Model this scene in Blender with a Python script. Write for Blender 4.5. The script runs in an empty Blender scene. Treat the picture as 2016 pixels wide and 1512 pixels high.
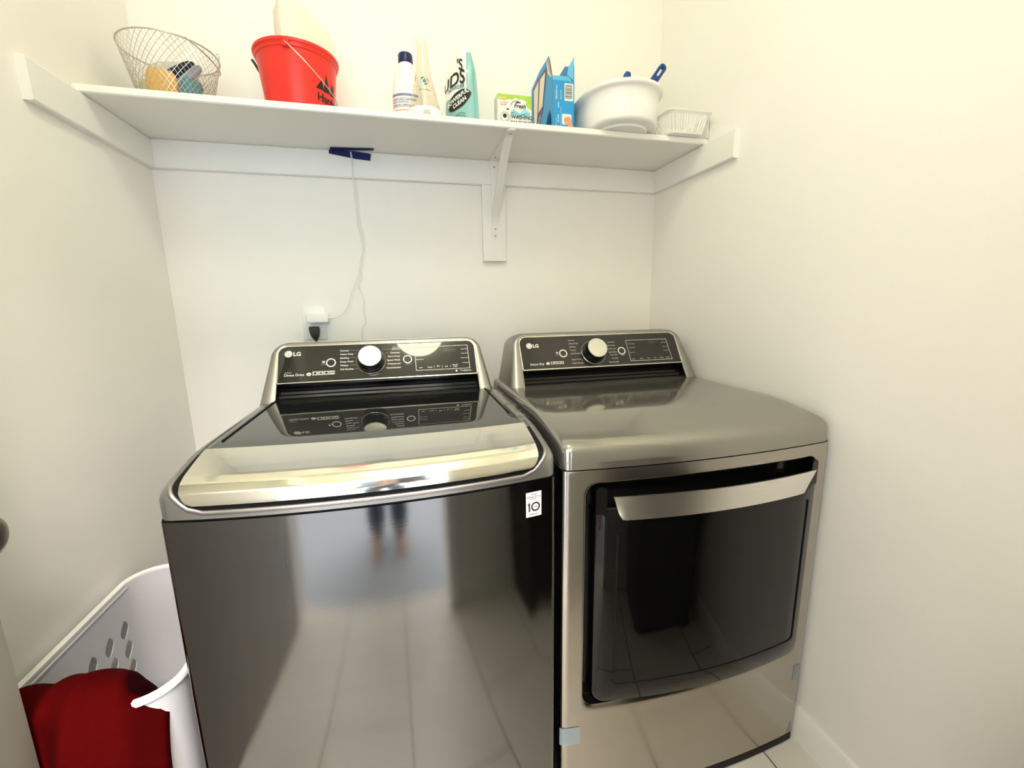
import bpy, bmesh, math, random
from mathutils import Vector, Matrix
random.seed(7)
PI = math.pi
SC = bpy.context.scene
COL = SC.collection

# ------------------------------------------------------------------ camera
F_PX = 839.06
fwd = Vector((0.2362, 0.9540, -0.1842)).normalized()
rgt = Vector((0.9696, -0.2432, -0.0157)); rgt = (rgt - fwd*rgt.dot(fwd)).normalized()
up = rgt.cross(fwd)
cam_data = bpy.data.cameras.new('camera')
cam = bpy.data.objects.new('camera', cam_data); COL.objects.link(cam)
cam.matrix_world = Matrix(((rgt.x, up.x, -fwd.x, 0.7210), (rgt.y, up.y, -fwd.y, -1.6248),
                           (rgt.z, up.z, -fwd.z, 1.2089), (0, 0, 0, 1)))
cam_data.sensor_fit = 'HORIZONTAL'; cam_data.sensor_width = 36.0
cam_data.lens = F_PX/2016*36.0
cam_data.clip_start = 0.02
SC.camera = cam

# ------------------------------------------------------------------ world, lights, exposure
SC.view_settings.view_transform = 'Standard'
SC.view_settings.look = 'None'
SC.view_settings.gamma = 1.0
SC.view_settings.use_curve_mapping = False
SC.view_settings.exposure = 0.0
SC.cycles.use_denoising = True
SC.cycles.max_bounces = 14
SC.cycles.diffuse_bounces = 8
SC.cycles.glossy_bounces = 6
SC.cycles.transparent_max_bounces = 24
SC.cycles.transmission_bounces = 12
SC.cycles.caustics_reflective = False
SC.cycles.caustics_refractive = False
W = bpy.data.worlds.new('world'); SC.world = W; W.use_nodes = True
W.node_tree.nodes['Background'].inputs[0].default_value = (0.7, 0.82, 1.0, 1)
W.node_tree.nodes['Background'].inputs[1].default_value = 0.6

LAMP_EMIT = 22.0            # ceiling dome
def area_light(name, loc, rot, sx, sy, power, color):
    l = bpy.data.lights.new(name, 'AREA'); l.shape = 'RECTANGLE'; l.size = sx; l.size_y = sy
    l.energy = power; l.color = color
    o = bpy.data.objects.new(name, l); COL.objects.link(o); o.location = loc; o.rotation_euler = rot
    return o
# daylight entering through the window at the far end of the hall
HALL_WIN, HALL_FILL = 50, 184


area_light('hall_window_daylight', (0.62, -4.02, 1.45), (PI/2, 0, 0), 1.5, 1.7, HALL_WIN, (0.50, 0.78, 1.0))
area_light('hall_fill_light', (0.72, -2.80, 2.72), (0, 0, 0), 1.2, 0.6, HALL_FILL, (1.0, 0.882, 0.81))  # added fill high in the hall to lift the side walls, no known fixture

# ------------------------------------------------------------------ room constants
RW = 1.7253           # room width
CZ = 2.75             # ceiling
FY = -1.70            # inner face of the front wall (behind the camera)
SHU = 1.714           # underside of shelf / top of cleats
SHT = 1.7328          # top of shelf
SHD = -0.3054         # shelf front edge

# ------------------------------------------------------------------ materials
def mat(name, color, rough=0.5, metal=0.0, spec=0.5, noise=0.0, nscale=60, bump=0.0, bscale=200,
        trans=0.0, ior=1.45, coat=0.0, emit=None, estr=0.0, alpha=1.0, stretch=None, subsurf=0.0, rvar=0.0):
    m = bpy.data.materials.new(name); m.use_nodes = True
    nt = m.node_tree; b = nt.nodes['Principled BSDF']
    b.inputs['Base Color'].default_value = (*color, 1)
    b.inputs['Roughness'].default_value = rough
    b.inputs['Metallic'].default_value = metal
    b.inputs['Specular IOR Level'].default_value = spec
    b.inputs['IOR'].default_value = ior
    b.inputs['Transmission Weight'].default_value = trans
    b.inputs['Coat Weight'].default_value = coat
    b.inputs['Coat Roughness'].default_value = 0.04
    b.inputs['Alpha'].default_value = alpha
    if emit:
        b.inputs['Emission Color'].default_value = (*emit, 1); b.inputs['Emission Strength'].default_value = estr
    tc = nt.nodes.new('ShaderNodeTexCoord'); mp = nt.nodes.new('ShaderNodeMapping')
    nt.links.new(tc.outputs['Object'], mp.inputs['Vector'])
    if stretch: mp.inputs['Scale'].default_value = stretch
    n = nt.nodes.new('ShaderNodeTexNoise'); n.inputs['Scale'].default_value = nscale; n.inputs['Detail'].default_value = 4
    nt.links.new(mp.outputs[0], n.inputs['Vector'])
    if noise > 0:
        r = nt.nodes.new('ShaderNodeMixRGB'); r.inputs[1].default_value = (*[c*(1-noise) for c in color], 1)
        r.inputs[2].default_value = (*[min(1, c*(1+noise)) for c in color], 1)
        nt.links.new(n.outputs['Fac'], r.inputs[0]); nt.links.new(r.outputs[0], b.inputs['Base Color'])
    if rvar > 0:
        mr = nt.nodes.new('ShaderNodeMapRange'); mr.inputs[3].default_value = max(0, rough-rvar); mr.inputs[4].default_value = rough+rvar
        nt.links.new(n.outputs['Fac'], mr.inputs[0]); nt.links.new(mr.outputs[0], b.inputs['Roughness'])
    if bump > 0:
        n2 = nt.nodes.new('ShaderNodeTexNoise'); n2.inputs['Scale'].default_value = bscale; n2.inputs['Detail'].default_value = 3
        nt.links.new(mp.outputs[0], n2.inputs['Vector'])
        bp = nt.nodes.new('ShaderNodeBump'); bp.inputs['Strength'].default_value = bump; bp.inputs['Distance'].default_value = 0.002
        nt.links.new(n2.outputs['Fac'], bp.inputs['Height']); nt.links.new(bp.outputs[0], b.inputs['Normal'])
    return m

M_wall = mat('wall_paint', (0.880, 0.861, 0.823), 0.6, noise=0.012, nscale=3, bump=0.06, bscale=260, spec=0.25)
M_ceil = mat('ceiling_paint', (0.92, 0.91, 0.88), 0.8, bump=0.05, spec=0.2)
M_trim = mat('white_trim_paint', (0.85, 0.84, 0.81), 0.4, bump=0.03, bscale=90, spec=0.4)
M_shelf = mat('shelf_paint', (0.84, 0.83, 0.79), 0.4, bump=0.03, bscale=80, spec=0.4)
M_door = mat('door_paint', (0.32, 0.31, 0.275), 0.45, bump=0.02, bscale=80)
M_steel = mat('brushed_graphite_steel', (0.185, 0.187, 0.183), 0.085, 1.0, noise=0.03, nscale=2, rvar=0.02, bump=0.02, bscale=30, stretch=(1, 1, 30))
M_steeldry = mat('brushed_graphite_steel_dryer', (0.46, 0.43, 0.39), 0.19, 1.0, noise=0.03, nscale=2, rvar=0.02, bump=0.02, bscale=30, stretch=(1, 1, 30))
M_satin = mat('satin_graphite_paint', (0.34, 0.33, 0.31), 0.33, 0.85, noise=0.02, nscale=400, bump=0.02, bscale=900)
M_top = mat('glossy_graphite_lid', (0.36, 0.345, 0.31), 0.11, 0.85, noise=0.02, nscale=8, bump=0.09, bscale=9)
M_chrome = mat('bright_brushed_steel', (0.97, 0.93, 0.82), 0.10, 1.0, noise=0.05, nscale=6, rvar=0.05, bump=0.02, bscale=14)
M_handle = mat('brushed_steel_handle', (0.93, 0.90, 0.85), 0.28, 1.0, noise=0.03, nscale=5, stretch=(1, 1, 40))
M_bezel = mat('polished_bezel', (0.85, 0.84, 0.80), 0.2, 1.0)
M_knob = mat('knob_cap_metal', (0.74, 0.72, 0.66), 0.32, 0.9, noise=0.05, nscale=30)
M_black = mat('gloss_black_plastic', (0.006, 0.006, 0.006), 0.12)
M_glass = mat('black_lid_glass', (0.012, 0.013, 0.013), 0.02, spec=0.8, ior=1.55, noise=0.05, nscale=5)
M_doorglass = mat('dryer_door_glass', (0.002, 0.002, 0.002), 0.04, spec=0.42)
M_panel = mat('dark_control_panel', (0.020, 0.018, 0.015), 0.025, spec=0.65, noise=0.06, nscale=20)
M_display = mat('unlit_display', (0.045, 0.038, 0.032), 0.12)
M_matteblack = mat('black_gasket', (0.004, 0.004, 0.004), 0.55, spec=0.2)
M_ink = mat('white_ink', (0.80, 0.79, 0.74), 0.5)
M_greyink = mat('grey_ink', (0.50, 0.48, 0.44), 0.5)
M_cab = mat('grey_cabinet_paint', (0.16, 0.155, 0.145), 0.4, 0.3)
M_labelwhite = mat('label_white', (0.70, 0.69, 0.66), 0.5)
M_blackink = mat('black_ink', (0.012, 0.012, 0.012), 0.5)
M_filmblue = mat('blue_film_tab', (0.32, 0.41, 0.46), 0.25, alpha=0.6)
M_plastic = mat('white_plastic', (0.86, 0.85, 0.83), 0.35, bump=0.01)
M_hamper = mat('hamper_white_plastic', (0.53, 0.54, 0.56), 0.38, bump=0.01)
M_red = mat('red_cotton', (0.055, 0.0008, 0.001), 0.9, spec=0.03, noise=0.12, nscale=35, bump=0.2, bscale=500)
M_bucket = mat('red_bucket_plastic', (0.80, 0.028, 0.016), 0.35, noise=0.03, nscale=8)
M_wire = mat('galvanised_wire', (0.60, 0.57, 0.52), 0.35, 0.9)
M_navy = mat('navy_plastic', (0.002, 0.009, 0.085), 0.35)
M_blueplastic = mat('blue_handle_plastic', (0.004, 0.055, 0.24), 0.3)
M_tape = mat('blue_painters_tape', (0.003, 0.009, 0.095), 0.7, bump=0.2, bscale=250)
M_cable = mat('white_cable', (0.78, 0.76, 0.72), 0.4)
M_dkplug = mat('black_rubber_plug', (0.03, 0.03, 0.024), 0.6)
M_screw = mat('screw_steel', (0.25, 0.24, 0.22), 0.4, 0.9)
M_teal = mat('teal_pouch_film', (0.25, 0.48, 0.47), 0.3, bump=0.35, bscale=38)
M_pouchwhite = mat('white_pouch_film', (0.82, 0.82, 0.78), 0.3, bump=0.12, bscale=38)
M_dkteal = mat('dark_teal_ink', (0.03, 0.16, 0.18), 0.4)
M_boxblue = mat('printed_blue_card', (0.02, 0.29, 0.62), 0.45, noise=0.04, nscale=20)
M_boxltblue = mat('printed_light_blue_card', (0.10, 0.42, 0.72), 0.45)
M_card = mat('bare_cardboard', (0.52, 0.45, 0.36), 0.85)
M_purple = mat('purple_ink', (0.10, 0.05, 0.20), 0.5)
M_skin = mat('printed_skin_ink', (0.75, 0.33, 0.17), 0.5)
M_cream = mat('cream_ink', (0.80, 0.72, 0.52), 0.5)
M_green = mat('green_ink', (0.36, 0.55, 0.06), 0.45, noise=0.2, nscale=60)
M_waveblue = mat('wave_blue_ink', (0.28, 0.60, 0.72), 0.45, noise=0.2, nscale=80)
M_inkblue = mat('ink_blue', (0.01, 0.16, 0.32), 0.4)
M_inklilac = mat('lilac_ink', (0.22, 0.22, 0.40), 0.5)
M_inkred = mat('ink_red', (0.70, 0.12, 0.06), 0.5)
M_frost = mat('frosted_plastic', (0.86, 0.73, 0.60), 0.4)
M_sponge = mat('yellow_sponge', (0.80, 0.46, 0.12), 0.95, noise=0.15, nscale=150, bump=0.5, bscale=220)
M_tealcloth = mat('teal_scrubber', (0.10, 0.26, 0.30), 0.9, noise=0.2, nscale=90, bump=0.4, bscale=200)
M_navycloth = mat('navy_fabric', (0.012, 0.02, 0.05), 0.85, noise=0.2, nscale=60)
M_greycloth = mat('grey_blue_fabric', (0.30, 0.34, 0.42), 0.85, noise=0.2, nscale=60)
M_whitefilm = mat('white_paper_wrap', (0.60, 0.54, 0.48), 0.5, bump=0.3, bscale=60)
M_leopard = mat('spotted_packet', (0.62, 0.53, 0.32), 0.6, noise=0.7, nscale=110)
M_doorknob = mat('satin_nickel', (0.28, 0.25, 0.21), 0.3, 1.0)
M_carpet = mat('grey_carpet', (0.42, 0.45, 0.50), 0.95, noise=0.2, nscale=250, bump=0.3, bscale=300)
M_dark = mat('black_bin_plastic', (0.012, 0.011, 0.011), 0.5)
M_denim = mat('dark_denim', (0.02, 0.035, 0.075), 0.9, noise=0.15, nscale=120)
M_lamp = mat('lit_lamp_glass', (0.9, 0.85, 0.75), 0.4, emit=(0.99, 1.0, 0.71), estr=LAMP_EMIT)

def film_material():
    m = bpy.data.materials.new('clear_protective_film'); m.use_nodes = True; nt = m.node_tree
    out = nt.nodes['Material Output']; nt.nodes.remove(nt.nodes['Principled BSDF'])
    t = nt.nodes.new('ShaderNodeBsdfTransparent'); t.inputs[0].default_value = (0.93, 0.93, 0.92, 1)
    g = nt.nodes.new('ShaderNodeBsdfGlossy'); g.inputs['Roughness'].default_value = 0.06
    lw = nt.nodes.new('ShaderNodeLayerWeight'); lw.inputs[0].default_value = 0.5
    pw_ = nt.nodes.new('ShaderNodeMath'); pw_.operation = 'POWER'; pw_.inputs[1].default_value = 3.0
    fr = nt.nodes.new('ShaderNodeMapRange'); fr.inputs[3].default_value = 0.04; fr.inputs[4].default_value = 0.9
    nt.links.new(lw.outputs['Facing'], pw_.inputs[0]); nt.links.new(pw_.outputs[0], fr.inputs[0])
    n = nt.nodes.new('ShaderNodeTexNoise'); n.inputs['Scale'].default_value = 28; n.inputs['Distortion'].default_value = 1.5
    tc = nt.nodes.new('ShaderNodeTexCoord'); nt.links.new(tc.outputs['Object'], n.inputs['Vector'])
    bp = nt.nodes.new('ShaderNodeBump'); bp.inputs['Strength'].default_value = 0.5; bp.inputs['Distance'].default_value = 0.004
    nt.links.new(n.outputs['Fac'], bp.inputs['Height'])
    nt.links.new(bp.outputs[0], g.inputs['Normal']); nt.links.new(bp.outputs[0], lw.inputs['Normal'])
    mx = nt.nodes.new('ShaderNodeMixShader')
    nt.links.new(fr.outputs[0], mx.inputs[0]); nt.links.new(t.outputs[0], mx.inputs[1]); nt.links.new(g.outputs[0], mx.inputs[2])
    nt.links.new(mx.outputs[0], out.inputs[0])
    return m
M_film = film_material()

def clear_material():
    m = bpy.data.materials.new('clear_plastic'); m.use_nodes = True; nt = m.node_tree
    out = nt.nodes['Material Output']; nt.nodes.remove(nt.nodes['Principled BSDF'])
    t = nt.nodes.new('ShaderNodeBsdfTransparent'); t.inputs[0].default_value = (0.982, 0.962, 0.928, 1)
    g = nt.nodes.new('ShaderNodeBsdfGlossy'); g.inputs['Roughness'].default_value = 0.05; g.inputs[0].default_value = (0.9, 0.88, 0.84, 1)
    lw = nt.nodes.new('ShaderNodeLayerWeight'); lw.inputs[0].default_value = 0.5
    pw_ = nt.nodes.new('ShaderNodeMath'); pw_.operation = 'POWER'; pw_.inputs[1].default_value = 4.0
    fr = nt.nodes.new('ShaderNodeMapRange'); fr.inputs[3].default_value = 0.035; fr.inputs[4].default_value = 0.45
    nt.links.new(lw.outputs['Facing'], pw_.inputs[0]); nt.links.new(pw_.outputs[0], fr.inputs[0])
    n = nt.nodes.new('ShaderNodeTexNoise'); n.inputs['Scale'].default_value = 20
    bp = nt.nodes.new('ShaderNodeBump'); bp.inputs['Strength'].default_value = 0.05; bp.inputs['Distance'].default_value = 0.002
    nt.links.new(n.outputs['Fac'], bp.inputs['Height']); nt.links.new(bp.outputs[0], g.inputs['Normal'])
    mx = nt.nodes.new('ShaderNodeMixShader')
    nt.links.new(fr.outputs[0], mx.inputs[0]); nt.links.new(t.outputs[0], mx.inputs[1]); nt.links.new(g.outputs[0], mx.inputs[2])
    nt.links.new(mx.outputs[0], out.inputs[0])
    return m
M_clear = clear_material()

def tile_material():
    m = bpy.data.materials.new('floor_tile'); m.use_nodes = True; nt = m.node_tree
    b = nt.nodes['Principled BSDF']; b.inputs['Roughness'].default_value = 0.35
    tc = nt.nodes.new('ShaderNodeTexCoord'); mp = nt.nodes.new('ShaderNodeMapping')
    nt.links.new(tc.outputs['Object'], mp.inputs['Vector'])
    mp.inputs['Rotation'].default_value = (0, 0, PI/2)
    mp.inputs['Location'].default_value = (0.25, 0.1777, 0)
    br = nt.nodes.new('ShaderNodeTexBrick')
    br.inputs['Color1'].default_value = (0.80, 0.755, 0.69, 1); br.inputs['Color2'].default_value = (0.83, 0.78, 0.715, 1)
    br.inputs['Mortar'].default_value = (0.16, 0.14, 0.12, 1)
    br.inputs['Scale'].default_value = 1.0; br.inputs['Mortar Size'].default_value = 0.0022
    br.inputs['Brick Width'].default_value = 0.61; br.inputs['Row Height'].default_value = 0.305
    br.offset = 0.33
    nt.links.new(mp.outputs[0], br.inputs['Vector'])
    n = nt.nodes.new('ShaderNodeTexNoise'); n.inputs['Scale'].default_value = 9; n.inputs['Detail'].default_value = 6
    mx = nt.nodes.new('ShaderNodeMixRGB'); mx.blend_type = 'MULTIPLY'; mx.inputs[0].default_value = 0.18
    nt.links.new(br.outputs['Color'], mx.inputs[1]); nt.links.new(n.outputs['Fac'], mx.inputs[2])
    nt.links.new(mx.outputs[0], b.inputs['Base Color'])
    return m
M_tile = tile_material()

# ------------------------------------------------------------------ mesh helpers
class Mesh:
    def __init__(self, slot=0):
        self.bm = bmesh.new(); self.slot = slot
    def v(self, p): return self.bm.verts.new(p)
    def face(self, vs, slot=None):
        try:
            f = self.bm.faces.new(vs); f.material_index = self.slot if slot is None else slot; f.smooth = True
            return f
        except ValueError: return None
    def poly(self, pts, slot=None): return self.face([self.v(p) for p in pts], slot)
    def box(self, c, s, rz=0.0, bev=0.0, slot=None, rot=None):
        r = bmesh.ops.create_cube(self.bm, size=1.0)['verts']
        R = rot if rot is not None else Matrix.Rotation(rz, 3, 'Z')
        fs = set()
        for v in r: fs.update(v.link_faces)
        for v in r: v.co = R @ Vector((v.co.x*s[0], v.co.y*s[1], v.co.z*s[2])) + Vector(c)
        for f in fs: f.material_index = self.slot if slot is None else slot; f.smooth = True
        if bev > 0:
            es = set()
            for v in r: es.update(v.link_edges)
            g = bmesh.ops.bevel(self.bm, geom=list(es), offset=bev, segments=3, affect='EDGES', profile=0.5)
            for f in g['faces']: f.material_index = self.slot if slot is None else slot; f.smooth = True
        return self
    def loft(self, loops, closed=True, cap0=False, cap1=False, slot=None):
        L = [[self.v(p) for p in lp] for lp in loops]
        n = len(L[0])
        for a, b in zip(L[:-1], L[1:]):
            for i in range(n if closed else n-1):
                j = (i+1) % n
                self.face([a[i], a[j], b[j], b[i]], slot)
        if cap0: self.face(L[0][::-1], slot)
        if cap1: self.face(L[-1], slot)
        return self
    def tube(self, pts, r, segs=8, closed=False, slot=None, rs=None):
        pts = [Vector(p) for p in pts]; n = len(pts); loops = []; prev = None
        for i, p in enumerate(pts):
            a = pts[i-1] if (i > 0 or closed) else p
            b = pts[(i+1) % n] if (i < n-1 or closed) else p
            t = (b-a).normalized()
            if prev is None:
                u = t.cross(Vector((0, 0, 1)))
                if u.length < 1e-3: u = t.cross(Vector((1, 0, 0)))
            else: u = prev - t*prev.dot(t)
            u.normalize(); w = t.cross(u); prev = u
            rr = rs[i] if rs else r
            loops.append([p+(u*math.cos(k*2*PI/segs)+w*math.sin(k*2*PI/segs))*rr for k in range(segs)])
        if closed: loops.append(loops[0])
        return self.loft(loops, True, not closed, not closed, slot)
    def lathe(self, prof, c=(0, 0, 0), segs=40, axis=None, slot=None, cap0=False, cap1=False, sy=1.0):
        if axis is None: X, Y, Z = Vector((1, 0, 0)), Vector((0, 1, 0)), Vector((0, 0, 1))
        else:
            Z = Vector(axis).normalized(); X = Vector((1, 0, 0)) if abs(Z.x) < 0.9 else Vector((0, 1, 0)); X = (X - Z*X.dot(Z)).normalized(); Y = Z.cross(X)
        c = Vector(c); loops = []
        for r, z in prof:
            loops.append([c+X*(r*math.cos(2*PI*k/segs))+Y*(r*sy*math.sin(2*PI*k/segs))+Z*z for k in range(segs)])
        return self.loft(loops, True, cap0, cap1, slot)
    def prism(self, outline, fn, d0, d1, slot=None, slot_side=None):
        """outline: 2-D points; fn(u,v,d) -> 3-D"""
        a = [self.v(fn(u, v, d0)) for u, v in outline]; b = [self.v(fn(u, v, d1)) for u, v in outline]
        n = len(a)
        for i in range(n):
            j = (i+1) % n; self.face([a[i], a[j], b[j], b[i]], slot_side if slot_side is not None else slot)
        self.face(a[::-1], slot); self.face(b, slot)
        return self
    def patch(self, outline, fn, slot=None):
        return self.poly([fn(u, v) for u, v in outline], slot)
    def grid(self, fn, nu, nv, slot=None):
        g = [[self.v(fn(i/nu, j/nv)) for j in range(nv+1)] for i in range(nu+1)]
        for i in range(nu):
            for j in range(nv): self.face([g[i][j], g[i+1][j], g[i+1][j+1], g[i][j+1]], slot)
        return self
    def text(self, s, size, fn, pos=(0, 0), align='LEFT', bold=0.0, slot=None, slant=0.0, sx=1.0):
        cu = bpy.data.curves.new('t', 'FONT'); cu.body = s; cu.size = size; cu.align_x = align; cu.offset = bold*size
        cu.resolution_u = 3
        ob = bpy.data.objects.new('t', cu); COL.objects.link(ob)
        bpy.context.view_layer.update()
        dg = bpy.context.evaluated_depsgraph_get(); ev = ob.evaluated_get(dg); me = ev.to_mesh()
        vs = [self.v(fn(pos[0]+(v.co.x+slant*v.co.y)*sx, pos[1]+v.co.y)) for v in me.vertices]
        for p in me.polygons: self.face([vs[i] for i in p.vertices], slot)
        ev.to_mesh_clear(); bpy.data.objects.remove(ob); bpy.data.curves.remove(cu)
        return self
    def build(self, name, mats, parent=None, sharp=40, recalc=True, weld=0.0):
        if not isinstance(mats, (list, tuple)): mats = [mats]
        if weld: bmesh.ops.remove_doubles(self.bm, verts=self.bm.verts[:], dist=weld)
        if recalc: bmesh.ops.recalc_face_normals(self.bm, faces=self.bm.faces[:])
        off = Vector((0, 0, 0)); p = parent
        while p is not None: off += p.location; p = p.parent
        o_loc = Vector((0, 0, 0))
        if parent is None and self.bm.verts:
            xs = [v.co for v in self.bm.verts]
            lo = Vector([min(c[i] for c in xs) for i in range(3)]); hi = Vector([max(c[i] for c in xs) for i in range(3)])
            o_loc = Vector(((lo.x+hi.x)/2, (lo.y+hi.y)/2, lo.z)); off = o_loc
        for v in self.bm.verts: v.co -= off
        me = bpy.data.meshes.new(name); self.bm.to_mesh(me); self.bm.free()
        for m in mats: me.materials.append(m)
        me.set_sharp_from_angle(angle=math.radians(sharp))
        o = bpy.data.objects.new(name, me); COL.objects.link(o); o.location = o_loc
        if parent is not None: o.parent = parent
        return o

def build_split(m, ranges, mats, parent):
    """build the printing on a panel as one part per printed block, split by x"""
    src = m.bm
    for name, a, b in ranges:
        q = Mesh()
        for f in src.faces:
            x = f.calc_center_median().x
            if a <= x < b: q.face([q.v(v.co) for v in f.verts], f.material_index)
        if q.bm.faces: q.build(name, mats, parent, recalc=False)
        else: q.bm.free()
    src.free()
def tag(o, label, cat, group=None, kind=None):
    if label: o['label'] = label
    if cat: o['category'] = cat
    if group: o['group'] = group
    if kind: o['kind'] = kind
    return o
def thing(name, label, cat, loc, group=None):
    o = bpy.data.objects.new(name, None); COL.objects.link(o); o.location = loc; o.empty_display_size = 0.05
    return tag(o, label, cat, group)
def struct(name, m, mats, sharp=40):
    o = m.build(name, mats, None, sharp); o['kind'] = 'structure'; return o
def sub(m, o):                      # label on a part that differs
    o['label'] = m; return o
def rrect(x0, x1, z0, z1, r, nc=6, ns=12, r_top=None):
    """closed rounded rectangle, counter-clockwise from the lower left corner"""
    rt = r if r_top is None else r_top
    pts = []
    for (cx, cz, a0, rr, nx, nz) in ((x0, z0, PI, r, 1, 1), (x1, z0, 1.5*PI, r, -1, 1), (x1, z1, 0, rt, -1, -1), (x0, z1, PI/2, rt, 1, -1)):
        for k in range(nc+1):
            a = a0+k*PI/2/nc
            pts.append((cx+nx*rr+rr*math.cos(a), cz+nz*rr+rr*math.sin(a)))
    out = []; n = len(pts)
    for i in range(n):
        out.append(pts[i])
        if i % (nc+1) == nc:
            q = pts[(i+1) % n]
            for k in range(1, ns): out.append((pts[i][0]+(q[0]-pts[i][0])*k/ns, pts[i][1]+(q[1]-pts[i][1])*k/ns))
    return out
def circle(r, n=32, cx=0, cy=0, a0=0, a1=2*PI):
    return [(cx+r*math.cos(a0+(a1-a0)*k/n), cy+r*math.sin(a0+(a1-a0)*k/n)) for k in range(n)]
def smooth_path(pts, n=6):
    pts = [Vector(p) for p in pts]; out = []
    for i in range(len(pts)-1):
        p0 = pts[max(i-1, 0)]; p1 = pts[i]; p2 = pts[i+1]; p3 = pts[min(i+2, len(pts)-1)]
        for k in range(n):
            t = k/n
            out.append(0.5*((2*p1)+(p2-p0)*t+(2*p0-5*p1+4*p2-p3)*t*t+(3*p1-p0-3*p2+p3)*t**3))
    out.append(pts[-1]); return out

# ================================================================== SETTING
HX0, HX1, HY1 = -0.60, 2.50, -4.10       # hall behind the doorway
DX0, DX1, DH = 0.12, 0.95, 2.05          # doorway in the front wall
m = Mesh(); m.box((RW/2, (FY-0.12)/2, -0.05), (RW+0.02, -FY+0.12, 0.10)); struct('floor', m, M_tile)
m = Mesh(); m.box(((HX0+HX1)/2, (HY1+FY-0.12)/2, -0.05), (HX1-HX0, (FY-0.12)-HY1, 0.098)); struct('floor_hall', m, M_carpet)
m = Mesh(); m.box((RW/2, FY/2, CZ+0.05), (RW+0.2, -FY+0.2, 0.10)); struct('ceiling', m, M_ceil)
m = Mesh(); m.box(((HX0+HX1)/2, (HY1+FY-0.12)/2, CZ+0.05), (HX1-HX0, FY-0.12-HY1, 0.10)); struct('ceiling_hall', m, M_ceil)
m = Mesh(); m.box((RW/2, 0.05, CZ/2), (RW+0.2, 0.10, CZ)); struct('wall_back', m, M_wall)
m = Mesh(); m.box((-0.05, FY/2, CZ/2), (0.10, -FY, CZ)); struct('wall_left', m, M_wall)
m = Mesh(); m.box((RW+0.05, FY/2, CZ/2), (0.10, -FY, CZ)); struct('wall_right', m, M_wall)
m = Mesh()
m.box(((HX0+DX0)/2, FY-0.06, CZ/2), (DX0-HX0, 0.12, CZ)); m.box(((DX1+HX1)/2, FY-0.06, CZ/2), (HX1-DX1, 0.12, CZ))
m.box(((DX0+DX1)/2, FY-0.06, (CZ+DH)/2), (DX1-DX0, 0.12, CZ-DH)); struct('wall_front', m, M_wall)
m = Mesh(); m.box((HX0-0.05, (HY1+FY-0.12)/2, CZ/2), (0.1, FY-0.12-HY1, CZ)); struct('wall_hall_left', m, M_wall)
m = Mesh(); m.box((HX1+0.05, (HY1+FY-0.12)/2, CZ/2), (0.1, FY-0.12-HY1, CZ)); struct('wall_hall_right', m, M_wall)
m = Mesh()
WX0, WX1, WZ0, WZ1 = -0.13, 1.37, 0.6, 2.3
m.box(((HX0+WX0)/2, HY1-0.05, CZ/2), (WX0-HX0, 0.1, CZ)); m.box(((HX1+WX1)/2, HY1-0.05, CZ/2), (HX1-WX1, 0.1, CZ))
m.box(((WX0+WX1)/2, HY1-0.05, WZ0/2), (WX1-WX0, 0.1, WZ0)); m.box(((WX0+WX1)/2, HY1-0.05, (WZ1+CZ)/2), (WX1-WX0, 0.1, CZ-WZ1))
struct('wall_hall_far', m, M_wall)
# skirting boards
m = Mesh()
m.loft([[(RW, y, 0), (RW-0.014, y, 0), (RW-0.014, y, 0.086), (RW-0.009, y, 0.092), (RW, y, 0.092)] for y in (FY, 0)], True, True, True)
struct('baseboard_right', m, M_trim)
m = Mesh()
m.loft([[(0, y, 0), (0.014, y, 0), (0.014, y, 0.086), (0.009, y, 0.092), (0, y, 0.092)] for y in (FY, 0)], True, True, True)
struct('baseboard_left', m, M_trim)
m = Mesh()
m.loft([[(x, FY, 0), (x, FY+0.014, 0), (x, FY+0.014, 0.086), (x, FY+0.009, 0.092), (x, FY, 0.092)] for x in (DX1+0.07, RW-0.014)], True, True, True)
struct('baseboard_front', m, M_trim)
# doorway lining
m = Mesh()
for x0, x1 in ((DX1-0.0, DX1+0.06),): m.box(((x0+x1)/2, FY+0.007, DH/2), (x1-x0, 0.014, DH))
m.box(((DX0+DX1+0.06)/2, FY+0.007, DH+0.03), (DX1-DX0+0.06, 0.014, 0.06))
struct('trim_1', m, M_trim)
# shelf cleats (painted boards fixed to the three walls) and the block under the bracket
T = 0.018
CZ0 = 1.6316
def board(name, loops): 
    m = Mesh(); m.loft(loops, True, True, True); return struct(name, m, M_trim, 30)
def cleat_x(name, x0, x1, z0, z1):
    b = 0.0025
    return board(name, [[(x, 0, z0), (x, -T+b, z0), (x, -T, z0+b), (x, -T, z1-b), (x, -T+b, z1), (x, 0, z1)] for x in (x0, x1)])
cleat_x('trim_2', T, RW-T, CZ0, SHU)
m = Mesh(); m.box((1.0615, -T/2-0.0005, (1.366+CZ0)/2), (0.086, T+0.001, CZ0-1.366), bev=0.002); struct('trim_3', m, M_trim)
def cleat_y(name, xw, s, yf):
    b = 0.0025
    return board(name, [[(xw, y, CZ0), (xw+s*(T-b), y, CZ0), (xw+s*T, y, CZ0+b), (xw+s*T, y, SHU-b), (xw+s*(T-b), y, SHU), (xw, y, SHU)] for y in (0, yf)])
cleat_y('trim_4', 0, 1, -0.4621)
cleat_y('trim_5', RW, -1, -0.4459)

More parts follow.
